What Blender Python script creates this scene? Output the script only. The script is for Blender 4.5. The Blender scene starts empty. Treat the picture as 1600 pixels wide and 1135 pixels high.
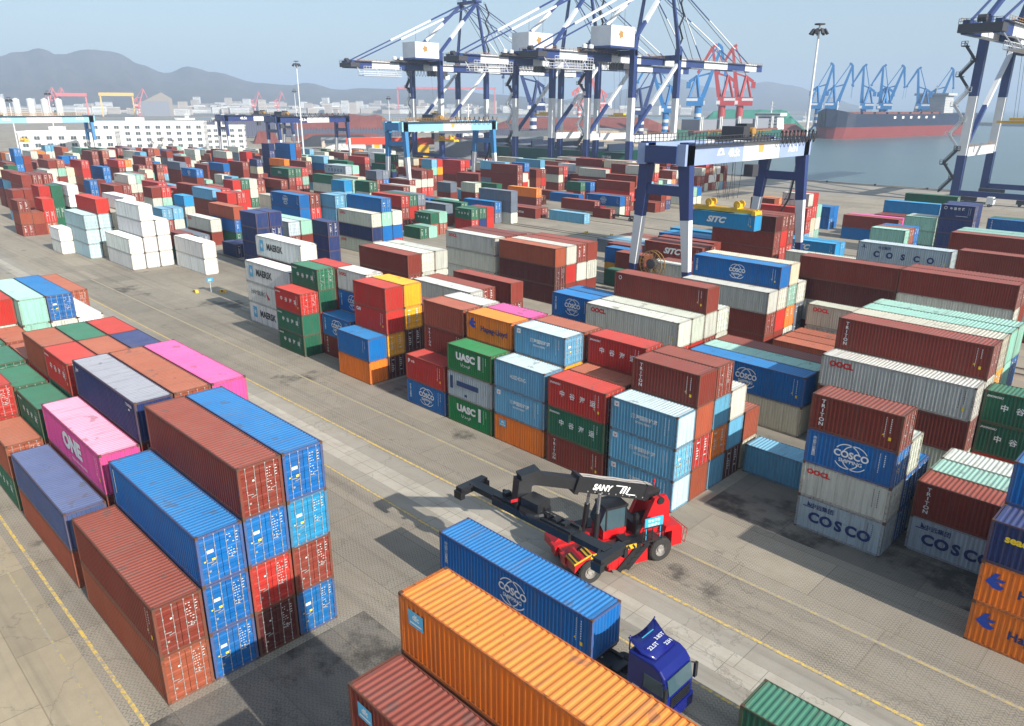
import bpy, bmesh, math, random
from mathutils import Vector, Matrix, Euler
random.seed(7)
R = math.radians
sc = bpy.context.scene
col = sc.collection

# ---------------------------------------------------------------- camera
cd = bpy.data.cameras.new('camera')
cam = bpy.data.objects.new('camera', cd); col.objects.link(cam)
CX, CY, CZ, YAW, PIT, ROL, FPX, PPY = 34.062, -9.515, 29.089, 2.352, 0.335, 0.004, 1178.6, 575.2
fw = Vector((math.cos(YAW)*math.cos(PIT), math.sin(YAW)*math.cos(PIT), -math.sin(PIT)))
r0 = Vector((math.sin(YAW), -math.cos(YAW), 0)); u0 = r0.cross(fw)
rr = math.cos(ROL)*r0 + math.sin(ROL)*u0; uu = -math.sin(ROL)*r0 + math.cos(ROL)*u0
cam.matrix_world = Matrix(((rr.x, uu.x, -fw.x, CX), (rr.y, uu.y, -fw.y, CY), (rr.z, uu.z, -fw.z, CZ), (0, 0, 0, 1)))
cd.sensor_fit = 'HORIZONTAL'; cd.sensor_width = 36; cd.lens = FPX/1600*36
cd.shift_y = (PPY-567.5)/1600
cd.clip_start = 0.5; cd.clip_end = 60000
sc.camera = cam

# ---------------------------------------------------------------- light
SUN_EL, SUN_AZ = R(28.0), R(-2.0)
w = bpy.data.worlds.new('World'); sc.world = w; w.use_nodes = True
nt = w.node_tree
sky = nt.nodes.new('ShaderNodeTexSky'); sky.sky_type = 'NISHITA'; sky.sun_disc = False
sky.sun_elevation = SUN_EL; sky.sun_rotation = R(90)-SUN_AZ
sky.altitude = 0; sky.air_density = 1.0; sky.dust_density = 2.2; sky.ozone_density = 1.8
bg = nt.nodes['Background']
# thin even overcast veil laid over the clear sky model
mx = nt.nodes.new('ShaderNodeMix'); mx.data_type = 'RGBA'; mx.inputs[0].default_value = .58; nt.links.new(sky.outputs[0], mx.inputs[6]); mx.inputs[7].default_value = (2.45, 3.2, 3.8, 1)
nt.links.new(mx.outputs[2], bg.inputs[0]); bg.inputs[1].default_value = 0.125
sd = bpy.data.lights.new('sun', 'SUN'); sd.energy = 4.8; sd.angle = R(0.6); sd.color = (1.0, 0.94, 0.85)
so = bpy.data.objects.new('sun', sd); col.objects.link(so)
sv = Vector((math.cos(SUN_EL)*math.cos(SUN_AZ), math.cos(SUN_EL)*math.sin(SUN_AZ), math.sin(SUN_EL)))
so.rotation_euler = sv.to_track_quat('Z', 'Y').to_euler()
so.location = (100, 0, 200)
sc.view_settings.view_transform = 'Standard'; sc.view_settings.look = 'None'
sc.view_settings.exposure = 0.68; sc.view_settings.gamma = 1.0
try:
    sc.cycles.volume_bounces = 0; sc.cycles.max_bounces = 5; sc.cycles.volume_step_rate = 4
except Exception: pass

# ---------------------------------------------------------------- helpers
class MB:
    def __init__(s): s.v = []; s.f = []; s.m = []
    def add(s, vs, fs, m=0):
        o = len(s.v); s.v += [tuple(p) for p in vs]
        for f in fs: s.f.append(tuple(i+o for i in f)); s.m.append(m)
        return s
    def box(s, x0, y0, z0, x1, y1, z1, m=0):
        return s.add([(x0,y0,z0),(x1,y0,z0),(x1,y1,z0),(x0,y1,z0),(x0,y0,z1),(x1,y0,z1),(x1,y1,z1),(x0,y1,z1)],
            [(0,3,2,1),(4,5,6,7),(0,1,5,4),(1,2,6,5),(2,3,7,6),(3,0,4,7)], m)
    def cbox(s, c, d, m=0):
        return s.box(c[0]-d[0]/2, c[1]-d[1]/2, c[2]-d[2]/2, c[0]+d[0]/2, c[1]+d[1]/2, c[2]+d[2]/2, m)
    def bar(s, a, b, wd, hd=None, m=0, w2=None, h2=None, up=(0,0,1)):
        a = Vector(a); b = Vector(b); hd = hd or wd; w2 = w2 or wd; h2 = h2 or hd
        d = (b-a).normalized(); u = Vector(up)
        if abs(d.dot(u)) > 0.98: u = Vector((1,0,0))
        sx = d.cross(u).normalized(); sy = sx.cross(d)
        vs = []
        for p, ww, hh in ((a, wd, hd), (b, w2, h2)):
            for i, j in ((-1,-1),(1,-1),(1,1),(-1,1)): vs.append(p + sx*ww/2*i + sy*hh/2*j)
        return s.add(vs, [(0,1,2,3),(7,6,5,4),(0,4,5,1),(1,5,6,2),(2,6,7,3),(3,7,4,0)], m)
    def tube(s, a, b, r, n=8, m=0, r2=None, cap=True):
        a = Vector(a); b = Vector(b); r2 = r if r2 is None else r2
        d = (b-a).normalized(); u = Vector((0,0,1)) if abs(d.z) < .95 else Vector((1,0,0))
        sx = d.cross(u).normalized(); sy = sx.cross(d); vs = []
        for p, q in ((a, r), (b, r2)):
            for i in range(n):
                t = 2*math.pi*i/n; vs.append(p + sx*math.cos(t)*q + sy*math.sin(t)*q)
        fs = [(i, i+n, (i+1)%n+n, (i+1)%n) for i in range(n)]
        if cap: fs += [tuple(range(n)), tuple(range(2*n-1, n-1, -1))]
        return s.add(vs, fs, m)
    def path(s, pts, r, n=5, m=0):
        for a, b in zip(pts[:-1], pts[1:]): s.tube(a, b, r, n, m, cap=False)
        return s
    def prism(s, poly, a0, a1, axis='y', m=0):
        n = len(poly); vs = []
        for t in (a0, a1):
            for p in poly:
                vs.append((p[0], t, p[1]) if axis == 'y' else (t, p[0], p[1]) if axis == 'x' else (p[0], p[1], t))
        fs = [(i, (i+1)%n, (i+1)%n+n, i+n) for i in range(n)] + [tuple(range(n-1,-1,-1)), tuple(range(n, 2*n))]
        return s.add(vs, fs, m)
    def lathe(s, prof, c=(0,0,0), n=16, m=0, ax='z'):
        vs = []; k = len(prof)
        for i in range(n):
            t = 2*math.pi*i/n
            for r_, z in prof:
                p = (math.cos(t)*r_, math.sin(t)*r_, z)
                if ax == 'y': p = (p[0], p[2], p[1])
                if ax == 'x': p = (p[2], p[0], p[1])
                vs.append((c[0]+p[0], c[1]+p[1], c[2]+p[2]))
        fs = [(i*k+j, ((i+1)%n)*k+j, ((i+1)%n)*k+j+1, i*k+j+1) for i in range(n) for j in range(k-1)]
        return s.add(vs, fs, m)
    def mesh(s, name, mats):
        me = bpy.data.meshes.new(name); me.from_pydata(s.v, [], s.f)
        for mm in (mats if isinstance(mats, (list, tuple)) else [mats]): me.materials.append(mm)
        if any(s.m): me.polygons.foreach_set('material_index', s.m)
        bm = bmesh.new(); bm.from_mesh(me); bmesh.ops.recalc_face_normals(bm, faces=bm.faces); bm.to_mesh(me); bm.free()
        me.update(); return me
    def build(s, name, mats, parent=None, **kw):
        return link(name, s.mesh(name, mats), parent, **kw)
def link(name, me, parent=None, loc=None, rz=None):
    o = bpy.data.objects.new(name, me); col.objects.link(o)
    if parent is not None: o.parent = parent
    if loc is not None: o.location = loc
    if rz is not None: o.rotation_euler = (0, 0, rz)
    return o
def tag(o, label=None, cat=None, group=None, kind=None):
    if label: o['label'] = label
    if cat: o['category'] = cat
    if group: o['group'] = group
    if kind: o['kind'] = kind
    return o
def thing(name, label, cat, loc=(0,0,0), rz=0, group=None):
    o = link(name, None, None, loc, rz); o.empty_display_size = .5
    return tag(o, label, cat, group)
def copy_tree(o, parent=None):
    c = o.copy(); col.objects.link(c)
    if parent is not None: c.parent = parent; c.matrix_parent_inverse = o.matrix_parent_inverse.copy()
    for ch in list(o.children): copy_tree(ch, c)
    return c
def smooth(o):
    for p in o.data.polygons: p.use_smooth = True
    return o

# ---------------------------------------------------------------- materials
def newmat(name):
    m = bpy.data.materials.new(name); m.use_nodes = True
    n = m.node_tree; b = n.nodes['Principled BSDF']; return m, n, b
def N(n, t, **k):
    x = n.nodes.new(t)
    for a, b in k.items():
        if a.startswith('i_'): x.inputs[a[2:].replace('_', ' ')].default_value = b
        else: setattr(x, a, b)
    return x
def noise(n, scale, detail=4, vec=None, rough=.6):
    x = N(n, 'ShaderNodeTexNoise'); x.inputs['Scale'].default_value = scale; x.inputs['Detail'].default_value = detail
    x.inputs['Roughness'].default_value = rough
    if vec is not None: n.links.new(vec, x.inputs['Vector'])
    return x
def ramp(n, fac, stops):
    x = N(n, 'ShaderNodeValToRGB'); e = x.color_ramp.elements
    while len(e) < len(stops): e.new(.5)
    for q, (p, c) in zip(e, stops):
        q.position = p; q.color = tuple(c)+(1,) if len(c) == 3 else c
    n.links.new(fac, x.inputs[0]); return x
def mix(n, fac, a, b, mode='MIX'):
    x = N(n, 'ShaderNodeMix', data_type='RGBA', blend_type=mode)
    for s_, v in ((0, fac), (6, a), (7, b)):
        if hasattr(v, 'is_linked'): n.links.new(v, x.inputs[s_])
        else: x.inputs[s_].default_value = v if not isinstance(v, tuple) else (v+(1,) if len(v) == 3 else v)
    return x.outputs[2]
def mapping(n, src, scale=(1,1,1), rot=(0,0,0)):
    x = N(n, 'ShaderNodeMapping'); x.inputs['Scale'].default_value = scale; x.inputs['Rotation'].default_value = rot
    n.links.new(src, x.inputs['Vector']); return x.outputs[0]
def plain(name, c, rough=.6, metal=0, var=.12, scale=1.5, spec=.5, bump=0):
    m, n, b = newmat(name)
    tc = N(n, 'ShaderNodeTexCoord')
    nz = noise(n, scale, 5, tc.outputs['Object'])
    cc = mix(n, nz.outputs[0], tuple(max(0, x*(1-var*1.6)) for x in c), tuple(min(1, x*(1+var)) for x in c))
    n.links.new(cc, b.inputs['Base Color']); b.inputs['Roughness'].default_value = rough; b.inputs['Metallic'].default_value = metal
    b.inputs['Specular IOR Level'].default_value = spec
    if bump:
        bp = N(n, 'ShaderNodeBump'); bp.inputs['Strength'].default_value = bump; n.links.new(nz.outputs[0], bp.inputs['Height']); n.links.new(bp.outputs[0], b.inputs['Normal'])
    return m
def math0(n, a, k):
    x = N(n, 'ShaderNodeMath', operation='MULTIPLY'); n.links.new(a, x.inputs[0]); x.inputs[1].default_value = k; return x.outputs[0]
def paint_mat(name, attr=False, roof=False, rusty=.5, frame=False):
    m, n, b = newmat(name)
    tc = N(n, 'ShaderNodeTexCoord'); oi = N(n, 'ShaderNodeObjectInfo')
    if attr:
        at = N(n, 'ShaderNodeAttribute'); at.attribute_name = 'Col'; base = at.outputs['Color']
    else: base = oi.outputs['Color']
    if frame: base = mix(n, .38, base, (.13, .075, .05))
    rnd = oi.outputs['Random']
    off = N(n, 'ShaderNodeVectorMath', operation='SCALE'); off.inputs[0].default_value = (31, 17, 11); n.links.new(rnd, off.inputs['Scale'])
    ad = N(n, 'ShaderNodeVectorMath', operation='ADD'); n.links.new(tc.outputs['Object'], ad.inputs[0]); n.links.new(off.outputs[0], ad.inputs[1])
    v = ad.outputs[0]
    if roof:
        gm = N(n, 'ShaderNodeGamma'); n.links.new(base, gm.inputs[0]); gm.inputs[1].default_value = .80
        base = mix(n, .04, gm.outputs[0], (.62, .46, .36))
    # faint overall fading
    n1 = noise(n, .5, 5, v, .65); f1 = ramp(n, n1.outputs[0], [(.35, (0,0,0)), (.8, (1,1,1))])
    gf = N(n, 'ShaderNodeGamma'); n.links.new(base, gf.inputs[0]); gf.inputs[1].default_value = .84
    c1 = mix(n, math0(n, f1.outputs[0], .6), base, gf.outputs[0])
    if not roof:
        n2 = noise(n, 3.0, 6, mapping(n, v, (1.8, 1.8, .07)), .7); f2 = ramp(n, n2.outputs[0], [(.47, (0,0,0)), (.70, (1,1,1))])
        c1 = mix(n, math0(n, f2.outputs[0], .95), c1, mix(n, .5, c1, (.10, .075, .055)))
        n6 = noise(n, 1.1, 4, mapping(n, v, (1, 1, .9)), .6); f6 = ramp(n, n6.outputs[0], [(.66, (0,0,0)), (.68, (1,1,1))])
        c1 = mix(n, math0(n, f6.outputs[0], .35), c1, mix(n, .5, c1, (.05, .05, .05)))
    else:
        # scraped, stained bands that run across the roof with the ribs
        n2 = noise(n, 1.2, 6, mapping(n, v, (2.6, .30, 1)), .65); f2 = ramp(n, n2.outputs[0], [(.52, (0,0,0)), (.66, (1,1,1))])
        c1 = mix(n, math0(n, f2.outputs[0], .62), c1, mix(n, .55, c1, (.15, .12, .10)))
        n6 = noise(n, .9, 2, v, .4); f6 = ramp(n, n6.outputs[0], [(.68, (0,0,0)), (.70, (1,1,1))]); c1 = mix(n, math0(n, f6.outputs[0], .45), c1, (.10, .09, .085))
    n3 = noise(n, 3.3 if roof else 5.5, 9, v, .78); f3 = ramp(n, n3.outputs[0], [(.64-.05*rusty, (0,0,0)), (.69-.05*rusty, (1,1,1))])
    c1 = mix(n, f3.outputs[0], c1, mix(n, .75, c1, (.12, .045, .02)))
    n.links.new(c1, b.inputs['Base Color'])
    nd = noise(n, 1.1, 3, v); bp = N(n, 'ShaderNodeBump'); bp.inputs['Strength'].default_value = .35; bp.inputs['Distance'].default_value = .06; n.links.new(nd.outputs[0], bp.inputs['Height']); n.links.new(bp.outputs[0], b.inputs['Normal'])
    b.inputs['Roughness'].default_value = .5; b.inputs['Specular IOR Level'].default_value = .22
    return m
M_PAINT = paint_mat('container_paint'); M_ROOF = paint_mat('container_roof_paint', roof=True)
M_FRAME = paint_mat('container_frame_paint', rusty=1.8, frame=True)
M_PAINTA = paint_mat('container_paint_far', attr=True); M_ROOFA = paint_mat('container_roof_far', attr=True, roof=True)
M_GALV = plain('galvanised_bar', (.42, .41, .39), .5, .3)
M_CAST = plain('rusty_casting', (.10, .05, .03), .8)
M_DARK = plain('dark_gap', (.02, .02, .02), .9)
M_MARK = plain('white_marking', (.62, .62, .60), .6, var=.05)
M_YEL = plain('yellow_sticker', (.85, .62, .05), .6)
M_GREYT = plain('grey_plate', (.30, .29, .26), .6)
# ---------------------------------------------------------------- ground, lanes, quay, water
def math_(n, op, a, b=None, c=None):
    x = N(n, 'ShaderNodeMath', operation=op)
    for i, v in enumerate((a, b, c)):
        if v is None: continue
        if hasattr(v, 'is_linked'): n.links.new(v, x.inputs[i])
        else: x.inputs[i].default_value = v
    return x.outputs[0]
def ground_mat(name, c1, c2, pavers=True, stain=(.045,.042,.040), stain_lo=.60, slab=0, tan=(.30,.25,.18)):
    m, n, b = newmat(name)
    tc = N(n, 'ShaderNodeTexCoord'); v = tc.outputs['Object']
    sep = N(n, 'ShaderNodeSeparateXYZ'); n.links.new(v, sep.inputs[0]); X, Y = sep.outputs[0], sep.outputs[1]
    n1 = noise(n, .035, 6, v, .62); n2 = noise(n, .6, 8, v, .7); n3 = noise(n, 9, 4, v)
    c = mix(n, ramp(n, n1.outputs[0], [(.35, (0,0,0)), (.65, (1,1,1))]).outputs[0], c1, c2)
    c = mix(n, ramp(n, n2.outputs[0], [(.42, (0,0,0)), (.75, (1,1,1))]).outputs[0], c, mix(n, .5, c, tan))
    c = mix(n, math_(n, 'MULTIPLY', n3.outputs[0], .35), c, mix(n, .5, c, (.05,.05,.05)))
    # repaired rectangles and hairline cracks
    bk = N(n, 'ShaderNodeTexBrick'); bk.inputs['Scale'].default_value = 1; bk.inputs['Brick Width'].default_value = 9.5; bk.inputs['Row Height'].default_value = 4.6; bk.inputs['Mortar Size'].default_value = .035; bk.inputs['Color1'].default_value = (.80,.80,.80,1); bk.inputs['Color2'].default_value = (1.08,1.06,1.03,1); bk.inputs['Mortar'].default_value = (.55,.53,.5,1)
    n.links.new(v, bk.inputs['Vector']); c = mix(n, .7, c, mix(n, 1.0, c, bk.outputs[0], 'MULTIPLY'))
    vo = N(n, 'ShaderNodeTexVoronoi', feature='DISTANCE_TO_EDGE'); vo.inputs['Scale'].default_value = .13
    dv = N(n, 'ShaderNodeVectorMath', operation='ADD'); n.links.new(v, dv.inputs[0]); dn = noise(n, .7, 5, v); sc_ = N(n, 'ShaderNodeVectorMath', operation='SCALE'); n.links.new(dn.outputs[1], sc_.inputs[0]); sc_.inputs['Scale'].default_value = 2.2; n.links.new(sc_.outputs[0], dv.inputs[1]); n.links.new(dv.outputs[0], vo.inputs['Vector'])
    c = mix(n, math_(n, 'MULTIPLY', math_(n, 'LESS_THAN', vo.outputs[0], .0045), .26), c, (.07,.06,.05))
    if pavers:
        # zigzag paver courses: joint lines follow a triangle wave
        tri = math_(n, 'PINGPONG', math_(n, 'MULTIPLY', X, 1.0), .20)
        ph = math_(n, 'FRACT', math_(n, 'MULTIPLY', math_(n, 'ADD', Y, tri), 4.4))
        j1 = math_(n, 'LESS_THAN', ph, .24)
        ph2 = math_(n, 'FRACT', math_(n, 'MULTIPLY', X, 5.0)); j2 = math_(n, 'LESS_THAN', ph2, .16)
        jj = math_(n, 'MAXIMUM', j1, math_(n, 'MULTIPLY', j2, .6))
        nb = noise(n, .25, 3, v)
        jj = math_(n, 'MULTIPLY', jj, ramp(n, nb.outputs[0], [(.3, (.35,.35,.35)), (.7, (1,1,1))]).outputs[0])
        c = mix(n, math_(n, 'MULTIPLY', jj, .62), c, (.035, .033, .030))
    if slab:
        px = math_(n, 'LESS_THAN', math_(n, 'FRACT', math_(n, 'DIVIDE', X, slab)), .012); c = mix(n, math_(n, 'MULTIPLY', px, .8), c, (.05,.045,.04))
    # oil and damp stains, tyre tracks along the lanes
    n4 = noise(n, .11, 9, v, .66); f4 = ramp(n, n4.outputs[0], [(stain_lo, (0,0,0)), (stain_lo+.07, (1,1,1))])
    c = mix(n, math_(n, 'MULTIPLY', f4.outputs[0], .75), c, stain)
    n5 = noise(n, .5, 4, mapping(n, v, (.04, 1.6, 1))); f5 = ramp(n, n5.outputs[0], [(.5, (0,0,0)), (.72, (1,1,1))])
    c = mix(n, math_(n, 'MULTIPLY', f5.outputs[0], .35), c, (.08,.072,.065))
    n.links.new(c, b.inputs['Base Color']); b.inputs['Roughness'].default_value = .88; b.inputs['Specular IOR Level'].default_value = .25
    bp = N(n, 'ShaderNodeBump'); bp.inputs['Strength'].default_value = .25; bp.inputs['Distance'].default_value = .02
    n.links.new(n3.outputs[0], bp.inputs['Height']); n.links.new(bp.outputs[0], b.inputs['Normal'])
    return m
G_PAV = ground_mat('weathered_pavers', (.31,.275,.225), (.42,.37,.295))
G_FAR = ground_mat('yard_asphalt', (.33,.29,.235), (.42,.37,.295), False, stain_lo=.66)
G_STAIN = ground_mat('oil_stained_pavers', (.17,.155,.135), (.27,.245,.21), True, (.028,.026,.024), .50)
G_SLAB = ground_mat('pale_concrete_slabs', (.46,.425,.36), (.54,.50,.43), False, stain_lo=.69, slab=2.05)
G_BAND = ground_mat('grey_concrete_band', (.34,.315,.27), (.42,.385,.33), False, stain_lo=.66)
G_TAN = ground_mat('tan_concrete_road', (.38,.315,.22), (.46,.385,.27), False, stain_lo=.66, slab=0)
G_QUAY = ground_mat('quay_concrete', (.34,.315,.28), (.42,.39,.34), False, stain_lo=.64, slab=12)
def sheet(name, poly, z, m, thick=0):
    b = MB()
    if thick: b.prism(poly, z-thick, z, 'z')
    else: b.add([(x, y, z) for x, y in poly], [tuple(range(len(poly)))])
    return tag(b.build(name, m), kind='structure')
def rect(x0, y0, x1, y1): return [(x0, y0), (x1, y0), (x1, y1), (x0, y1)]
sheet('ground', [(-2600,-900), (900,-900), (900,306), (-372,306), (-372,440), (-342,480), (-440,1010), (-620,1500), (-1250,1500), (-1500,700), (-1500,-100)], 0, G_FAR, 7)
sheet('pavement', rect(-110, -60, 60, 60), .004, G_PAV)
sheet('stained_pavement', rect(.6, -3, 24, 11.5), .008, G_STAIN)
sheet('stained_pavement', rect(8.2, 37.6, 27, 52), .008, G_STAIN)
sheet('stained_pavement', rect(-31, 34.6, -19.6, 60), .008, G_STAIN)
sheet('tan_road', rect(-400, -60, 120, -1.9), .008, G_TAN)
sheet('concrete_band', rect(-220, 24.15, 120, 25.75), .008, G_BAND)
sheet('concrete_band', rect(-220, 20.7, 120, 22.0), .008, G_BAND)
sheet('concrete_slabs', rect(-220, 22.03, 120, 24.12), .008, G_SLAB)
sheet('quay_apron', rect(-372, 258, 400, 306), .006, G_QUAY)
def worn(name, c, under=(.31,.28,.235), lo=.50):
    m, n, b = newmat(name); tc = N(n, 'ShaderNodeTexCoord')
    x = noise(n, 3.5, 8, tc.outputs['Object'], .75); f = ramp(n, x.outputs[0], [(lo-.07, (1,1,1)), (lo+.05, (0,0,0))])
    n.links.new(mix(n, f.outputs[0], under, c), b.inputs['Base Color']); b.inputs['Roughness'].default_value = .8; return m
M_LINE = worn('worn_yellow_line', (.72,.48,.08), lo=.51); M_LINEF = worn('faint_yellow_line', (.50,.37,.13), lo=.48)
M_WLINE = worn('worn_white_line', (.6,.6,.56)); M_BOX = worn('faded_blue_block', (.11,.11,.14), (.3,.27,.23), .62)
lines = [(-1.30,.20,M_LINE,-220), (-2.75,.13,M_LINEF,-220), (20.55,.17,M_LINE,-110), (25.95,.22,M_LINE,-110), (30.75,.26,M_LINEF,-110)]
for y, wd_, mm, xa in lines: sheet('road_marking', rect(xa, y-wd_/2, 120, y+wd_/2), .013, mm)
for x, y in ((-72.5,22.5), (-70.2,21.6), (-66.0,20.2), (-63.7,19.4)): sheet('road_marking', rect(x-1.0, y-1.2, x+1.0, y+1.2), .013, M_BOX)
# crane rails sunk in dark slots with concrete sleepers beams
M_RAIL = plain('steel_rail', (.05,.04,.035), .5, .3); M_SLOT = ground_mat('rail_bed', (.20,.17,.13), (.27,.23,.16), False)
for y in (57.4, 90, 92.4, 129.6, 131.6, 150, 188.6, 190.6):
    x1 = 55 if y > 60 else -101
    b = MB(); b.box(-440, y-.45, .009, x1, y+.45, .014, 1); b.box(-440, y-.13, .014, x1, y+.13, .05, 0)
    tag(b.build('crane_rail', [M_RAIL, M_SLOT]), kind='structure')
for y in (268, 301.4):
    b = MB(); b.box(-372, y-.5, .009, 300, y+.5, .014, 1); b.box(-372, y-.12, .014, 300, y+.12, .06, 0)
    tag(b.build('crane_rail', [M_RAIL, M_SLOT]), kind='structure')
b = MB(); b.box(-372, 305.2, .001, 400, 306.02, .32, 0); tag(b.build('quay_kerb', G_QUAY), kind='structure')
# water: one sheet to the horizon
m, n, bs = newmat('sea_water'); tc = N(n, 'ShaderNodeTexCoord')
bs.inputs['Base Color'].default_value = (.045,.085,.095,1); bs.inputs['Roughness'].default_value = .28; bs.inputs['IOR'].default_value = 1.33
nz = noise(n, .55, 6, mapping(n, tc.outputs['Object'], (1, .45, 1), (0,0,.5)), .6); nz2 = noise(n, .012, 4, tc.outputs['Object'])
bp = N(n, 'ShaderNodeBump'); bp.inputs['Strength'].default_value = .9; bp.inputs['Distance'].default_value = .35
n.links.new(math_(n, 'ADD', nz.outputs[0], math_(n, 'MULTIPLY', nz2.outputs[0], 2.0)), bp.inputs['Height']); n.links.new(bp.outputs[0], bs.inputs['Normal'])
n.links.new(mix(n, nz2.outputs[0], (.075,.125,.135), (.12,.17,.175)), bs.inputs['Base Color'])
sheet('water', rect(-45000, -30000, 45000, 45000), -2.6, m)
# ---------------------------------------------------------------- crane paints and yard gantry cranes
C_NAVY = plain('navy_crane_paint', (.022,.042,.155), .38, var=.18, scale=.35); C_NAVYL = plain('pale_navy_crane_paint', (.27,.35,.55), .45, var=.15, scale=.35)  # second navy is a paler tone, used on the A211 girders
C_WHITE = plain('white_crane_paint', (.62,.64,.66), .5, var=.12, scale=.3)
C_LBLUE = plain('light_blue_crane_paint', (.24,.50,.68), .5, var=.15, scale=.3)
C_MBLUE = plain('mid_blue_crane_paint', (.04,.20,.44), .5, var=.15, scale=.3)
C_STEEL = plain('dark_steel', (.055,.055,.065), .6, .3)
C_RAILY = plain('ochre_railing', (.36,.20,.05), .6)
C_YEL = plain('yellow_spreader_paint', (.72,.42,.02), .5, var=.2, scale=1.2)
C_ROPE = plain('wire_rope', (.02,.02,.022), .8)
C_GLASS = plain('dark_glass', (.03,.04,.05), .1, 0)
C_ORANGE = plain('orange_mark', (.7,.35,.1), .6)
C_TXT = plain('white_lettering', (.74,.75,.74), .6, var=.03)
FONTC = {}
def text_mesh(s, size, bold=.0, shear=0., ext=.004, vertical=False):
    key = (s, size, bold, shear, vertical)
    if key in FONTC: return FONTC[key]
    cu = bpy.data.curves.new('t', 'FONT'); cu.body = s; cu.size = size; cu.offset = bold*size; cu.shear = shear
    cu.align_x = 'CENTER'; cu.align_y = 'CENTER'; cu.resolution_u = 3
    if vertical: cu.body = '\n'.join(s); cu.space_line = .92
    o = bpy.data.objects.new('t', cu); col.objects.link(o)
    bpy.context.view_layer.update()
    me = bpy.data.meshes.new_from_object(o.evaluated_get(bpy.context.evaluated_depsgraph_get())); bpy.data.objects.remove(o)
    me.materials.clear(); FONTC[key] = me; return me
def text_on(parent, s, size, loc, rot, mat, bold=.02, shear=0., name='lettering', sx=1., vertical=False):
    me = text_mesh(s, size, bold, shear, vertical=vertical)
    if not me.materials: me.materials.append(mat)
    elif me.materials[0] is not mat:
        me = me.copy(); me.materials[0] = mat
    o = link(name, me, parent, loc); o.rotation_euler = rot; o.scale = (sx, 1, 1); return o
RXZ = (R(90), 0, 0)            # text facing -Y
RYZ = (R(90), 0, R(90))        # text facing +X
def railing(b, p, q, h=1.1, step=2.0, t=.05, m=0):
    p = Vector(p); q = Vector(q); L = (q-p).length; n = max(1, int(L/step)); up = Vector((0,0,h))
    b.bar(p+up, q+up, t, t, m); b.bar(p+up*.5, q+up*.5, t, t, m)
    for i in range(n+1):
        a = p.lerp(q, i/n); b.bar(a, a+up, t, t, m)
def stairs_zigzag(b, x, y, z0, z1, n, wx=1.0, run=3.0, m=0, ax='y'):
    h = (z1-z0)/n
    for i in range(n):
        s = 1 if i % 2 == 0 else -1; za = z0+i*h; zb = za+h
        if ax == 'y': a = (x, y-s*run/2, za); c = (x, y+s*run/2, zb)
        else: a = (x-s*run/2, y, za); c = (x+s*run/2, y, zb)
        b.bar(a, c, wx*.8, .12, m)
        b.bar((a[0], a[1], a[2]+1), (c[0], c[1], c[2]+1), .07, .07, m)
        b.box(c[0]-.6, c[1]-.6, zb-.08, c[0]+.6, c[1]+.6, zb, m); railing(b, (c[0]-.6, c[1]-.6, zb), (c[0]+.6, c[1]-.6, zb), 1, .6, .05, m)
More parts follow.
